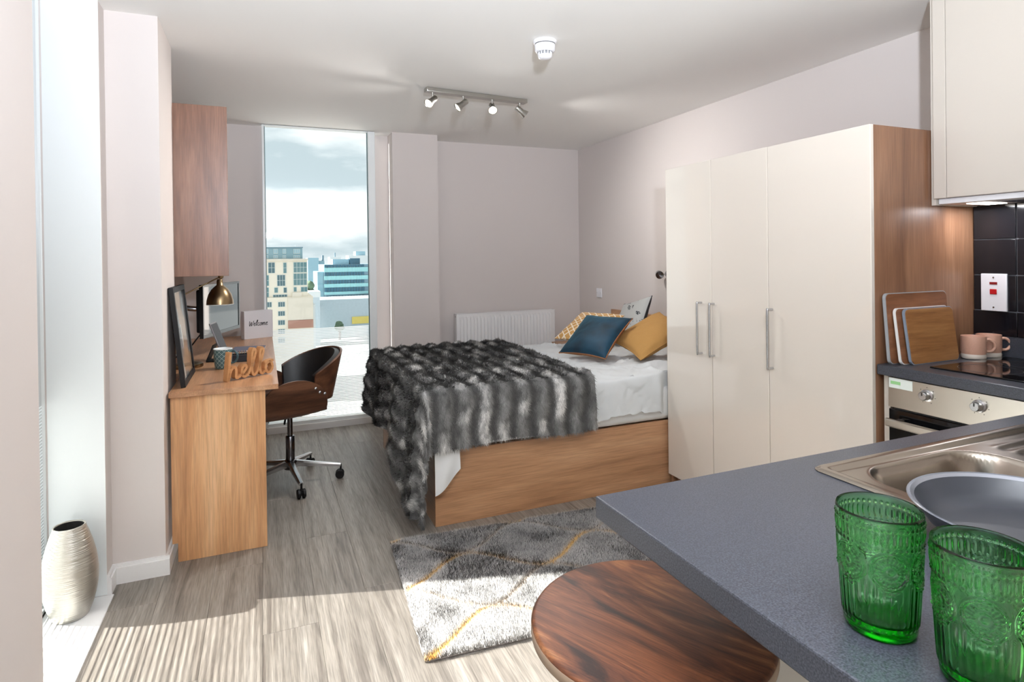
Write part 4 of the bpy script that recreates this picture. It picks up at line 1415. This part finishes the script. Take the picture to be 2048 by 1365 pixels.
part('back_rail', box(-0.22, -0.20, 0.36, DY1 - DY0 - 0.065, 0.45, DTZ - 0.0245), M['walnut_y'], dk)

# wall shelf unit over the desk
sf = thing('wall_shelf', (-0.16, 3.382, 1.27), 'wall-hung wooden shelf unit above the desk', 'shelf')
part('end_panel', box(XA + 0.16 + 0.003, 0.0, 0.0, 0.022, 0.0, 0.865, 0.001), M['shelf_wood'], sf)
part('end_panel', box(XA + 0.16 + 0.003, -0.098, 1.42, 1.442, 0.0, 0.865, 0.001), M['shelf_wood'], sf)
for z in (0.0, 0.262, 0.530, 0.843):
    part('shelf_board', box(XA + 0.16 + 0.018, -0.10, 0.0225, 1.4195, z, z + 0.022, 0.001), M['shelf_wood'], sf)
part('back_panel', box(XA + 0.16 + 0.003, XA + 0.16 + 0.0175, 0.0225, 1.4195, 0.0, 0.865), M['shelf_wood'], sf)

# ------------------------------------------------------------------ things on the desk
# framed print leaning on the pier
pf = thing('picture_frame', (-0.333, 3.105, DTZ + 0.0005), 'black picture frame leaning against the pier on the desk', 'picture frame')
lean = math.atan2(0.046, 0.462)
fm = Matrix.Rotation(-lean, 4, 'Y')
def fb(x0, x1, y0, y1, z0, z1, b=0.001): return xf(box(x0, x1, y0, y1, z0, z1, b), fm)
fw, fh = 0.425, 0.465
part('frame_side', fb(-0.020, 0.0, 0.0, 0.026, 0.002, fh), M['black'], pf)
part('frame_side', fb(-0.020, 0.0, fw - 0.026, fw, 0.002, fh), M['black'], pf)
part('frame_top', fb(-0.020, 0.0, 0.0265, fw - 0.0265, fh - 0.026, fh), M['black'], pf)
part('frame_bottom', fb(-0.020, 0.0, 0.0265, fw - 0.0265, 0.002, 0.028), M['black'], pf)
m, t, p = new_mat('abstract_grey_print')
tc = t.nodes.new('ShaderNodeTexCoord'); vo = t.nodes.new('ShaderNodeTexVoronoi'); vo.inputs['Scale'].default_value = 7.0
t.links.new(tc.outputs['Object'], vo.inputs['Vector'])
cr = t.nodes.new('ShaderNodeValToRGB'); cr.color_ramp.interpolation = 'CONSTANT'
for i_, (q_, c_) in enumerate(((0.0, (196, 194, 188)), (0.3, (120, 122, 122)), (0.5, (224, 222, 216)), (0.65, (90, 84, 76)), (0.8, (168, 140, 112)))):
    e_ = cr.color_ramp.elements[i_] if i_ < 2 else cr.color_ramp.elements.new(q_)
    e_.position = q_; e_.color = (*lin(c_), 1)
sx = t.nodes.new('ShaderNodeSeparateColor')
t.links.new(vo.outputs['Color'], sx.inputs[0]); t.links.new(sx.outputs[0], cr.inputs['Fac']); t.links.new(cr.outputs['Color'], p.inputs['Base Color'])
p.inputs['Roughness'].default_value = 0.12
part('print', fb(-0.012, -0.008, 0.0265, fw - 0.0265, 0.0285, fh - 0.0265, 0), m, pf)

# brass lamp
M['brass'] = plain('antique_brass', (132, 112, 84), 0.30, metal=1.0)
lp = thing('desk_lamp', (-0.385, 3.715, DTZ + 0.0005), 'antique brass desk lamp with dome shade beside the monitor', 'lamp')
part('base', lathe([(0.0, 0.0), (0.074, 0.0), (0.076, 0.006), (0.074, 0.018), (0.060, 0.024), (0.022, 0.028), (0.014, 0.04), (0.0, 0.04)], 40), M['brass'], lp)
part('stem', tube([(-0.015, 0.01, 0.03), (-0.022, 0.02, 0.395)], 0.0065, 12), M['brass'], lp)
part('elbow_joint', mv(rotx(cyl(0.013, -0.012, 0.012, 18, 0.002), math.pi / 2), -0.022, 0.02, 0.395), M['brass'], lp)
part('arm', add(tube([(-0.022, 0.011, 0.395), (0.166, 0.026, 0.493)], 0.004, 10), tube([(-0.022, 0.029, 0.395), (0.166, 0.044, 0.493)], 0.004, 10)), M['brass'], lp)
part('shade_joint', mv(rotx(cyl(0.014, -0.016, 0.016, 18, 0.002), math.pi / 2), 0.166, 0.035, 0.493), M['brass'], lp)
shp = [(0.0, 0.478), (0.012, 0.478), (0.016, 0.470), (0.017, 0.445), (0.026, 0.438), (0.044, 0.420), (0.060, 0.392), (0.0685, 0.360), (0.0705, 0.338)]
part('lamp_shade', mv(lathe(shp, 48), 0.160, 0.035, 0), M['brass'], lp)
part('shade_lining', mv(lathe([(0.0715, 0.336), (0.0705, 0.3345), (0.0675, 0.338), (0.0655, 0.360), (0.057, 0.390), (0.041, 0.417), (0.0, 0.43)], 48), 0.160, 0.035, 0), plain('white_shade_lining', (240, 240, 236), 0.5), lp)
part('bulb', mv(lathe([(0.0, 0.352), (0.014, 0.356), (0.021, 0.372), (0.018, 0.39), (0.011, 0.408), (0.0, 0.415)], 20), 0.160, 0.035, 0), plain('frosted_bulb', (242, 242, 238), 0.4), lp)

# monitor on an arm
mn = thing('computer_monitor', (-0.236, 4.175, 1.05), 'black-framed monitor on a wall arm behind the brass lamp', 'monitor', math.atan2(0.55, 0.175))
mw, mh = 0.575, 0.315
scr = plain('dark_screen_glass', (40, 46, 50), 0.04)
scr.node_tree.nodes['Principled BSDF'].inputs['Specular IOR Level'].default_value = 1.0
# local x runs along the screen, -y is the viewing side
part('bezel', add(box(-mw / 2, mw / 2, 0.0, 0.022, mh / 2 - 0.014, mh / 2), box(-mw / 2, mw / 2, 0.0, 0.022, -mh / 2, -mh / 2 + 0.02), box(-mw / 2, -mw / 2 + 0.014, 0.0, 0.022, -mh / 2 + 0.02, mh / 2 - 0.014), box(mw / 2 - 0.014, mw / 2, 0.0, 0.022, -mh / 2 + 0.02, mh / 2 - 0.014)), plain('black_bezel', (22, 24, 26), 0.18), mn)
part('screen', box(-mw / 2 + 0.014, mw / 2 - 0.014, 0.003, 0.006, -mh / 2 + 0.02, mh / 2 - 0.014), scr, mn)
part('rear_housing', box(-mw / 2 + 0.03, mw / 2 - 0.03, 0.022, 0.055, -mh / 2 + 0.03, mh / 2 - 0.03, 0.01), M['black'], mn)
part('bracket_plate', box(-0.05, 0.05, 0.055, 0.062, -0.05, 0.05, 0.002), M['dark_steel'], mn)
part('support_arm', tube(smooth_path([(0.0, 0.06, 0.0), (-0.03, 0.16, 0.0), (-0.08, 0.24, 0.02), (-0.10, 0.28, 0.02)], 5), 0.016, 12), M['chrome'], mn)
part('support_pole', mv(cyl(0.017, -0.282, 0.15, 20), -0.10, 0.285, 0), M['chrome'], mn)
part('pole_clamp', mv(cyl(0.03, -0.02, 0.05, 20, 0.004), -0.10, 0.285, 0), M['chrome'], mn)
part('pole_foot', mv(cyl(0.05, -0.2835, -0.272, 24, 0.002), -0.10, 0.285, 0), M['chrome'], mn)
part('cable', tube(smooth_path([(-0.12, 0.05, -0.10), (-0.16, 0.09, -0.17), (-0.24, 0.12, -0.235), (-0.34, 0.15, -0.26), (-0.42, 0.20, -0.278)], 6), 0.004, 8), M['black'], mn)

# teal patterned mug
m, t, p = new_mat('teal_lattice_glaze')
tc = t.nodes.new('ShaderNodeTexCoord'); sp = t.nodes.new('ShaderNodeSeparateXYZ'); t.links.new(tc.outputs['Object'], sp.inputs[0])
def mth(op, a, b=None):
    n_ = t.nodes.new('ShaderNodeMath'); n_.operation = op
    for i_, q_ in enumerate((a, b)):
        if q_ is None: continue
        if isinstance(q_, (int, float)): n_.inputs[i_].default_value = q_
        else: t.links.new(q_, n_.inputs[i_])
    return n_.outputs[0]
an = mth('MULTIPLY', mth('ARCTAN2', sp.outputs['Y'], sp.outputs['X']), 12.0)
zz_ = mth('MULTIPLY', sp.outputs['Z'], 270.0)
l1 = mth('ABSOLUTE', mth('SINE', mth('MULTIPLY', mth('ADD', an, zz_), 0.5)))
l2 = mth('ABSOLUTE', mth('SINE', mth('MULTIPLY', mth('SUBTRACT', an, zz_), 0.5)))
ln_ = mth('LESS_THAN', mth('MINIMUM', l1, l2), 0.16)
mx = t.nodes.new('ShaderNodeMix'); mx.data_type = 'RGBA'
mx.inputs['A'].default_value = (*lin((66, 98, 102)), 1); mx.inputs['B'].default_value = (*lin((170, 190, 188)), 1)
t.links.new(ln_, mx.inputs['Factor']); t.links.new(mx.outputs['Result'], p.inputs['Base Color']); p.inputs['Roughness'].default_value = 0.3
tm = thing('mug', (-0.205, 3.585, DTZ + 0.0005), 'dark teal lattice-patterned mug on the desk', 'mug', R(-20))
part('body', lathe([(0.0, 0.0), (0.036, 0.0), (0.040, 0.004), (0.0455, 0.055), (0.0475, 0.104)], 40), m, tm)
part('rim_glaze', lathe([(0.0475, 0.104), (0.0475, 0.107), (0.045, 0.108), (0.0435, 0.105), (0.040, 0.05), (0.034, 0.01), (0.0, 0.008)], 40), plain('white_mug_glaze', (232, 236, 236), 0.3), tm)
part('handle', tube(smooth_path([(0.044, 0, 0.090), (0.062, 0, 0.092), (0.076, 0, 0.075), (0.074, 0, 0.048), (0.058, 0, 0.030), (0.041, 0, 0.028)], 6), 0.0055, 10), plain('teal_glaze', (56, 84, 90), 0.3), tm)

# tablet propped on a small stand
tb = thing('tablet', (-0.215, 3.872, DTZ + 0.0005), 'grey tablet propped up on a small black stand behind the teal mug', 'tablet', R(-10))
tmx = Matrix.Translation((0.02, 0, 0.012)) @ Matrix.Rotation(R(-20), 4, 'Y')
part('body', xf(box(-0.008, 0.0, -0.07, 0.07, 0.0, 0.225, 0.003), tmx), plain('tablet_grey', (118, 114, 116), 0.35), tb)
part('screen', xf(box(0.0, 0.001, -0.063, 0.063, 0.008, 0.217), tmx), plain('matte_tablet_screen', (58, 58, 62), 0.5, spec=0.2), tb)
part('stand', add(xf(box(-0.014, -0.009, -0.05, 0.05, 0.0, 0.12, 0.001), tmx), box(-0.085, 0.03, -0.05, 0.05, 0.0, 0.005, 0.001), xf(box(-0.005, 0.0, -0.05, 0.05, 0.0, 0.10), Matrix.Translation((-0.082, 0, 0.003)) @ Matrix.Rotation(R(22), 4, 'Y'))), M['black'], tb)

# black box file and spiral notebook
nbx = thing('black_notebook', (-0.10, 3.86, DTZ + 0.0005), 'thick black notebook lying flat on the desk behind the wooden word', 'notebook', R(-4))
part('cover', add(box(-0.078, 0.078, -0.105, 0.105, 0.0, 0.003, 0.001), box(-0.078, 0.078, -0.105, 0.105, 0.035, 0.038, 0.001), box(-0.078, 0.078, 0.102, 0.105, 0.003, 0.035)), plain('black_book_cloth', (34, 34, 40), 0.6), nbx)
part('pages', box(-0.075, 0.075, -0.1, 0.101, 0.003, 0.035), plain('dark_page_edge', (48, 48, 54), 0.8), nbx)
sb = thing('spiral_notebook', (-0.085, 3.90, DTZ + 0.0432), 'grey spiral notebook with copper rings on top of the black notebook', 'notebook', R(-4))
part('cover', box(-0.088, 0.088, -0.10, 0.12, 0.008, 0.011, 0.001), plain('slate_notebook_cover', (92, 92, 108), 0.6), sb)
part('pages', box(-0.085, 0.085, -0.095, 0.118, 0.0, 0.008), plain('paper_edge', (222, 214, 200), 0.8), sb)
copper = plain('copper_wire', (206, 152, 112), 0.3, metal=0.7)
ringm = mesh_of(tube([(0, 0.007 * math.cos(a), 0.006 + 0.0085 * math.sin(a)) for a in np.linspace(0, 2 * math.pi, 13)], 0.0017, 6), 'ring')
ringm.materials.append(copper)
for k in range(13):
    part('ring', ringm, None, sb, (-0.078 + k * 0.013, -0.099, 0))

# welcome block
wl = thing('welcome_block', (-0.131, 4.805, DTZ + 0.0005), 'white block sign reading Welcome at the far end of the desk', 'sign', math.atan2(0.081, 0.196))
part('block', box(0.0, 0.212, 0.0, 0.06, 0.0, 0.205, 0.001), plain('white_painted_block', (226, 224, 228), 0.6), wl)
LET = {
 'W': [[(0.0, 1.35), (0.05, 0.5), (0.15, 0.0), (0.3, 0.6), (0.38, 1.1), (0.42, 0.4), (0.52, 0.02), (0.7, 0.7), (0.82, 1.4)]],
 'e': [[(0.0, 0.35), (0.25, 0.5), (0.32, 0.75), (0.18, 0.8), (0.06, 0.5), (0.12, 0.1), (0.3, 0.02), (0.45, 0.25)]],
 'l': [[(0.0, 0.2), (0.2, 0.9), (0.28, 1.5), (0.16, 1.5), (0.1, 0.8), (0.14, 0.1), (0.28, 0.1)]],
 'c': [[(0.36, 0.66), (0.2, 0.8), (0.05, 0.5), (0.1, 0.1), (0.28, 0.02), (0.42, 0.2)]],
 'o': [[(0.22, 0.78), (0.05, 0.5), (0.1, 0.08), (0.28, 0.08), (0.36, 0.45), (0.24, 0.78), (0.45, 0.72)]],
 'm': [[(0.0, 0.75), (0.05, 0.0), (0.12, 0.6), (0.24, 0.8), (0.3, 0.5), (0.3, 0.0), (0.38, 0.6), (0.52, 0.8), (0.58, 0.45), (0.6, 0.05), (0.72, 0.1)]],
}
ink = plain('black_ink', (26, 24, 26), 0.6)
xo = 0.0
for ch, adv in zip('Welcome', (0.88, 0.46, 0.34, 0.44, 0.48, 0.74, 0.4)):
    for st_ in LET[ch]:
        pth = [(0.034 + (xo + a + 0.12 * b) * 0.0365, 0.095 + b * 0.0265) for a, b in [(q.x, q.y) for q in smooth_path([(a, b, 0) for a, b in st_], 5)]]
        part('letter', mv(ribbon(pth, 0.0042, 0.0006), 0, -0.0007, 0), ink, wl, smooth=False)
    xo += adv

# wooden word hello
hw_ = thing('hello_sign', (-0.160, 3.166, DTZ + 0.0005), 'freestanding wooden word hello at the front of the desk', 'sign', math.atan2(0.144, 0.206))
HEL = [('h', [(0.22, 2.1), (0.12, 1.2), (0.02, 0.15), (0.05, 0.14), (0.22, 0.75), (0.48, 0.98), (0.60, 0.75), (0.58, 0.3), (0.68, 0.15), (0.86, 0.26)]),
       ('e', [(0.86, 0.26), (1.12, 0.45), (1.36, 0.78), (1.28, 1.0), (1.06, 0.82), (1.02, 0.38), (1.22, 0.15), (1.52, 0.3)]),
       ('l', [(1.52, 0.3), (1.90, 1.2), (2.08, 1.85), (1.96, 2.1), (1.82, 1.7), (1.80, 0.5), (1.95, 0.15), (2.18, 0.32)]),
       ('l', [(2.18, 0.32), (2.52, 1.2), (2.70, 1.85), (2.58, 2.1), (2.44, 1.7), (2.42, 0.5), (2.57, 0.15), (2.82, 0.32)]),
       ('o', [(3.2, 0.98), (2.95, 0.85), (2.86, 0.5), (3.0, 0.18), (3.24, 0.18), (3.42, 0.52), (3.32, 0.9), (3.2, 0.98), (3.5, 1.02)])]
hwood = wood('beech_letters', [(176, 122, 76), (194, 142, 94), (208, 158, 110)], axis='x', scale=3, stretch=7, rough=0.55, fine=0.2)
for ch, P_ in HEL:
    pth = [(q.x * 0.0715, q.y * 0.0665) for q in smooth_path([(a, b, 0) for a, b in P_], 7)]
    part('letter', ribbon(pth, 0.0125, 0.034), hwood, hw_, smooth=False)

# ------------------------------------------------------------------ swivel chair
ccx, ccy = 0.139, 3.85
ch = thing('office_chair', (ccx, ccy, 0), 'bent walnut swivel chair with black padded seat at the desk', 'chair')
M['chair_wood'] = wood('dark_walnut_ply', [(58, 34, 22), (86, 54, 36), (108, 70, 48), (124, 84, 60)], axis='x', scale=2.2, stretch=8, rough=0.38, fine=0.25)
M['leather'] = plain('black_leather', (18, 18, 19), 0.42, bump=0.15, bscale=260)
def seat_fn(a, b):
    u, v = a * 2 - 1, b * 2 - 1
    t_ = max(0, (abs(v) - 0.55) / 0.45)
    hgt_ = 0.045 + 0.165 * math.sqrt(max(0.0, 1 - (u * 0.98) ** 2))
    sg = 1 if v > 0 else -1
    if t_ <= 0:
        y = 0.20 * v / 0.55
    else:
        y = sg * (0.20 + 0.055 * math.sin(t_ * math.pi / 2))
    z = 0.452 + 0.012 * u * u - 0.02 * (1 - min(1, abs(v) / 0.55)) * 0.5 + hgt_ * t_ ** 1.35
    return (0.215 * u * (1 - 0.10 * t_) - 0.075, y, z)
part('seat_shell', shell(30, 44, seat_fn, 0.012), M['chair_wood'], ch, rot=(0, 0, R(20)), angle=60)
part('seat_cushion', box(-0.265, 0.145, -0.185, 0.185, 0.462, 0.525, 0.028, 4), M['leather'], ch, rot=(0, 0, R(20)), angle=50)
def back_fn(scale, inset):
    def f(a, b):
        ph = (a * 2 - 1) * R(82)
        c_ = math.cos(ph * 0.98)
        zb = 0.500 + inset + 0.02 * (1 - c_)
        zt = 0.635 + 0.155 * max(0, c_) ** 0.75 - inset
        z = zb + (zt - zb) * b
        rr = (0.235 + 0.22 * (z - 0.48)) * scale
        return (0.015 + rr * math.cos(ph), (rr * 0.93) * math.sin(ph), z)
    return f
part('backrest_shell', shell(44, 14, back_fn(1.0, 0.0), 0.012), M['chair_wood'], ch, rot=(0, 0, R(20)), angle=60)
part('backrest_pad', shell(44, 14, back_fn(0.945, 0.008), 0.028), M['leather'], ch, rot=(0, 0, R(20)), angle=60)
for (x, z) in ((0.045, 0.603), (0.070, 0.577), (0.100, 0.566)):
    part('bolt', mv(rotx(lathe([(0.0, 0.006), (0.006, 0.005), (0.0088, 0.002), (0.009, -0.004)], 18), math.pi / 2), x, -0.268, z), M['chrome'], ch, rot=(0, 0, R(20)))
part('tilt_mechanism', box(-0.07, 0.07, -0.06, 0.06, 0.405, 0.437, 0.006), M['black'], ch)
part('lever', tube(smooth_path([(-0.02, -0.05, 0.415), (-0.03, -0.12, 0.41), (-0.035, -0.15, 0.395)], 4), 0.006, 8), M['black'], ch)
part('gas_lift', cyl(0.0155, 0.26, 0.406, 20), M['dark_steel'], ch)
part('column', add(cyl(0.026, 0.12, 0.285, 24, 0.003)), M['dark_steel'], ch)
part('hub', lathe([(0.0, 0.085), (0.036, 0.085), (0.04, 0.095), (0.04, 0.13), (0.03, 0.14), (0.0, 0.14)], 28), M['dark_steel'], ch)
for k in range(5):
    a = R(-81 + 72 * k)
    d = Vector((math.cos(a), math.sin(a), 0))
    s_ = Vector((-d.y, d.x, 0))
    p0, p1 = d * 0.03 + Vector((0, 0, 0.118)), d * 0.292 + Vector((0, 0, 0.082))
    V = []
    for (pt, w_, h_) in ((p0, 0.020, 0.017), (p0.lerp(p1, 0.5), 0.016, 0.012), (p1, 0.012, 0.008)):
        V += [tuple(pt + s_ * (sx_ * w_) + Vector((0, 0, sz_ * h_))) for sx_, sz_ in ((-1, -1), (1, -1), (1, 0.4), (0.5, 1), (-0.5, 1), (-1, 0.4))]
    F = [tuple(range(5, -1, -1)), tuple(12 + q for q in range(6))]
    for j in range(2):
        for q in range(6):
            r_ = (q + 1) % 6
            F.append((j * 6 + q, j * 6 + r_, j * 6 + 6 + r_, j * 6 + 6 + q))
    lg = part('leg', (V, F), M['chrome'], ch)
    wc = d * 0.292
    g_ = add(*[xf(cyl(0.026, -0.009, 0.009, 22, 0.003), Matrix.Translation(wc + s_ * o_ + Vector((0, 0, 0.0265)) - d * 0.006) @ Matrix.Rotation(math.pi / 2, 4, d)) for o_ in (-0.014, 0.014)],
             mv(cyl(0.006, 0.03, 0.085, 12), wc.x, wc.y, 0), xf(box(-0.02, 0.014, -0.004, 0.004, 0.02, 0.052, 0.002), Matrix.Translation(wc) @ Matrix.Rotation(a, 4, 'Z')))
    part('caster', g_, M['black'], lg)

# ------------------------------------------------------------------ the city outside
GZ = -31.0
struct('street', box(-160, 260, 8, 900, GZ - 1, GZ), plain('pale_street', (150, 154, 156), 0.9), 'street level far below the windows', 'street', smooth=False)
EX = {}
EX['cream'] = plain('cream_render', (232, 222, 204), 0.85, var=0.03, bscale=0.6)
EX['stone'] = plain('pale_stone_cladding', (222, 212, 196), 0.85, var=0.06, bscale=0.8)
EX['redbrick'] = plain('red_brown_cladding', (176, 132, 116), 0.85)
EX['winframe'] = plain('pale_window_frame', (206, 212, 208), 0.6)
EX['winglass'] = plain('teal_window_glass', (92, 130, 134), 0.15)
EX['winglass2'] = plain('dark_teal_glass', (70, 104, 112), 0.15)
EX['pent'] = plain('blue_grey_cladding', (132, 166, 178), 0.5)
EX['tealglass'] = plain('pale_teal_spandrel', (148, 198, 200), 0.3, var=0.10, bscale=0.35)
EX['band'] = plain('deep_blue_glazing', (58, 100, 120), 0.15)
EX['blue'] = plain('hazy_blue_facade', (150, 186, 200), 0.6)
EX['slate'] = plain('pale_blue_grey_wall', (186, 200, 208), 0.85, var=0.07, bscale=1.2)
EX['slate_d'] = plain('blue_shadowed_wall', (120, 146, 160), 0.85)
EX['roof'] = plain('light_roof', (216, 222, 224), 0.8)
EX['yellow'] = plain('yellow_signboard', (226, 206, 112), 0.7)
EX['leaf'] = plain('tree_green', (96, 118, 96), 0.9, var=0.3, bscale=1.5)
EX['bark'] = plain('tree_bark', (92, 78, 66), 0.9)


def ext_window(parent, x0, x1, y, z0, z1, nx, nz, glass):
    w = part('window', box(0, x1 - x0, -0.10, 0.05, 0, z1 - z0), EX['winframe'], parent, (x0, y, z0), smooth=False)
    fx, fz = (x1 - x0), (z1 - z0)
    m_ = 0.09
    cw, chh = (fx - m_ * (nx + 1)) / nx, (fz - m_ * (nz + 1)) / nz
    for i in range(nx):
        for j in range(nz):
            part('pane', box(m_ + i * (cw + m_), m_ + i * (cw + m_) + cw, -0.13, -0.09, m_ + j * (chh + m_), m_ + j * (chh + m_) + chh), glass, w, smooth=False)


bA = thing('apartment_building', (5, 150, GZ), 'cream apartment block with many teal windows outside the tall window', 'building')
LA = lambda g: mv(g, -5, -150, -GZ)
part('wall', LA(box(-14, 9.84, 150, 172, -8.0, 1.59)), EX['cream'], bA, smooth=False)
part('wall', LA(box(-14, 10.96, 149.4, 174, GZ, -7.39)), EX['cream'], bA, smooth=False)
part('cornice', LA(box(-14.2, 10.0, 149.6, 172.2, 1.2, 1.62)), EX['stone'], bA, smooth=False)
part('penthouse', LA(box(-14, 8.88, 152, 170, 1.62, 4.24)), EX['pent'], bA, smooth=False)
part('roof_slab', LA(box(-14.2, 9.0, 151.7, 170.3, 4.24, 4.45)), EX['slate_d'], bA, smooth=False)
rl_ = part('roof_rail', LA(add(box(-13, 7.34, 152.6, 152.68, 4.85, 4.93), *[box(-13 + 1.45 * k, -12.94 + 1.45 * k, 152.6, 152.68, 4.45, 4.85) for k in range(15)])), EX['roof'], bA, smooth=False)
part('parapet', LA(box(6.32, 8.45, 149.6, 152, -8.02, -6.32)), EX['stone'], bA, smooth=False)
part('stone_panel', LA(box(5.32, 10.9, 149.2, 149.45, -12.8, -7.6)), EX['stone'], bA, smooth=False)
part('brick_strip', LA(box(5.32, 10.94, 149.15, 149.45, -14.75, -12.87)), EX['redbrick'], bA, smooth=False)
part('side_return', LA(box(10.96, 11.5, 150.2, 172, GZ, -9.38)), EX['roof'], bA, smooth=False)
for i, (x0, x1, z0, z1) in enumerate([(1.14, 2.66, -1.73, 0.86), (4.42, 5.22, -1.79, 0.77), (0.49, 1.34, -4.67, -2.09), (3.04, 4.88, -4.78, -2.09), (0.26, 1.3, -7.3, -4.95), (2.38, 3.27, -6.33, -5.01), (4.4, 5.21, -6.4, -5.07), (6.63, 7.4, -6.21, -5.04), (8.24, 9.8, -6.29, -5.05), (2.08, 5.27, -7.36, -6.7), (6.67, 9.73, -1.68, 0.82), (6.63, 9.69, -4.71, -1.82), (-2.2, -0.9, -4.7, -2.1), (-2.4, -0.8, -1.7, 0.8), (-2.2, -0.7, -7.3, -5.0)]):
    nx = max(1, round((x1 - x0) / 0.7)); nz = max(1, round((z1 - z0) / 1.2))
    ext_window(bA, x0 - 5, x1 - 5, 0.0, z0 - GZ, z1 - GZ, nx, nz, EX['winglass'] if i % 3 else EX['winglass2'])
for (x0, x1, z0, z1) in [(3.16, 4.72, -9.63, -8.39), (3.13, 4.69, -11.75, -10.55), (3.1, 4.66, -13.87, -12.65), (3.07, 4.63, -15.95, -14.75), (3.05, 4.61, -18.0, -16.76), (0.35, 1.85, -9.61, -8.32), (0.35, 1.85, -11.75, -10.55), (0.35, 1.85, -13.9, -12.65)]:
    ext_window(bA, x0 - 5, x1 - 5, -0.6, z0 - GZ, z1 - GZ, 3, 1, EX['winglass2'])
for (x0, x1, z0, z1) in [(0.33, 1.26, 2.9, 4.03), (0.31, 1.24, 1.75, 2.5), (2.41, 3.35, 2.88, 4.02), (2.39, 3.34, 1.75, 2.48), (4.43, 5.18, 2.87, 4.01), (4.41, 5.17, 1.75, 2.46), (6.85, 8.31, 2.84, 3.99), (6.83, 8.29, 1.75, 2.44)]:
    ext_window(bA, x0 - 5, x1 - 5, 2.0, z0 - GZ, z1 - GZ, max(1, round((x1 - x0) / 0.5)), 1, EX['blue'])

bB = thing('office_building', (36, 280, GZ), 'teal glass office block with dark window bands outside', 'building')
LB = lambda g: mv(g, -36, -280, -GZ)
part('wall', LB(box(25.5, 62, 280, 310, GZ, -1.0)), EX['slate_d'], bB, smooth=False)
part('side_tower', LB(box(22.63, 25.4, 281, 305, GZ, -4.2)), EX['pent'], bB, smooth=False)
for (z0, z1) in ((-4.4, -2.35), (-7.95, -6.1), (-11.3, -9.68), (-14.6, -13.35)):
    sp_ = part('spandrel', LB(box(25.4, 62, 279.5, 280, z0, z1)), EX['tealglass'], bB, smooth=False)
for (z0, z1) in ((-2.28, -1.1), (-6.03, -4.46), (-9.61, -8.02), (-13.28, -11.38)):
    for k in range(14):
        part('window', LB(box(25.75 + k * 1.25, 26.75 + k * 1.25, 279.7, 280, z0, z1)), EX['band'], bB, smooth=False)
for k in range(13):
    part('window', LB(box(26.3 + k * 1.3, 27.2 + k * 1.3, 279.7, 280, -16.8, -15.1)), EX['winglass2'], bB, smooth=False)
part('plant_room', LB(box(29.53, 36.85, 283, 292, -1.0, 1.42)), EX['blue'], bB, smooth=False)
part('stair_tower', LB(box(37.08, 41.57, 282, 290, -1.0, 1.75)), EX['band'], bB, smooth=False)

bC = thing('warehouse', (32, 255, GZ), 'long pale blue-grey windowless building below the teal office block', 'building')
LC = lambda g: mv(g, -32, -255, -GZ)
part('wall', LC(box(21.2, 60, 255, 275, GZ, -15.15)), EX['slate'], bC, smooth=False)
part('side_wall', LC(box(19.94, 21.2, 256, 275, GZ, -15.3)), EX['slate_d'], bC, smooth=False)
sg_ = part('signboard', LC(box(33.97, 42.5, 254.6, 254.9, -25.6, -22.66)), EX['yellow'], bC, smooth=False)
sg_['label'] = 'yellow signboard low on the wall'

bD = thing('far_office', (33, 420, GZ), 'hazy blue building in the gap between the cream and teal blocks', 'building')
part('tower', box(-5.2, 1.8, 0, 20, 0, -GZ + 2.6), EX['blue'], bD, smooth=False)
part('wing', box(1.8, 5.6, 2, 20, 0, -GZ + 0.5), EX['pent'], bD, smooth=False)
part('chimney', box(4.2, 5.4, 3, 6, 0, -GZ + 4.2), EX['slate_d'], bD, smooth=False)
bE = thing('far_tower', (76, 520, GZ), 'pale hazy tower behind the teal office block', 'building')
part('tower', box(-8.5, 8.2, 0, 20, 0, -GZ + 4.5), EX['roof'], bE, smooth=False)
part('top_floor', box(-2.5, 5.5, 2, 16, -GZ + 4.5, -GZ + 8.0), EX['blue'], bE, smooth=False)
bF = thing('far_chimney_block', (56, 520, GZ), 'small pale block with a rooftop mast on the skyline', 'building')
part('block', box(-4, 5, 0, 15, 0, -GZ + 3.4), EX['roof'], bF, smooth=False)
part('mast', box(0.0, 0.9, 2, 3, -GZ + 3.4, -GZ + 7.0), EX['slate_d'], bF, smooth=False)
bG = thing('low_house', (17.5, 235, GZ), 'low white-roofed building among the trees in the gap', 'building')
part('wall', box(-1.8, 2.2, 0, 10, 0, 18.2), EX['slate'], bG, smooth=False)
part('roof', prism([(-2.0, -0.3), (2.4, -0.3), (2.4, 10.3), (-2.0, 10.3)], 18.2, 20.4), EX['roof'], bG, smooth=False)


def ext_tree(x, y, ztop, r, hgt, label):
    root = thing('tree', (x, y, GZ), label, 'tree')
    part('trunk', tube([(0, 0, 0), (0.1, 0, (ztop - GZ) * 0.6), (0, 0, ztop - GZ - r)], [0.5, 0.35, 0.2], 8), EX['bark'], root)
    bm = bmesh.new()
    for k in range(14):
        c = Vector((random.uniform(-1, 1) * r * 0.7, random.uniform(-1, 1) * r * 0.7, ztop - GZ - r - random.uniform(0, hgt)))
        s0 = len(bm.verts)
        ret = bmesh.ops.create_icosphere(bm, subdivisions=3, radius=r * random.uniform(0.5, 0.75))
        for v in ret['verts']:
            v.co = v.co * (0.8 + 0.4 * vnoise(v.co.x * 2 + k, v.co.y * 2 + v.co.z * 2, 51)) + c
    part('crown', from_bm(bm), EX['leaf'], root, angle=80)


ext_tree(16.9, 250, -5.2, 2.9, 12.0, 'bushy green tree in the gap beside the cream block')
ext_tree(28.2, 248, -22.9, 1.5, 2.5, 'small tree standing before the pale windowless building')
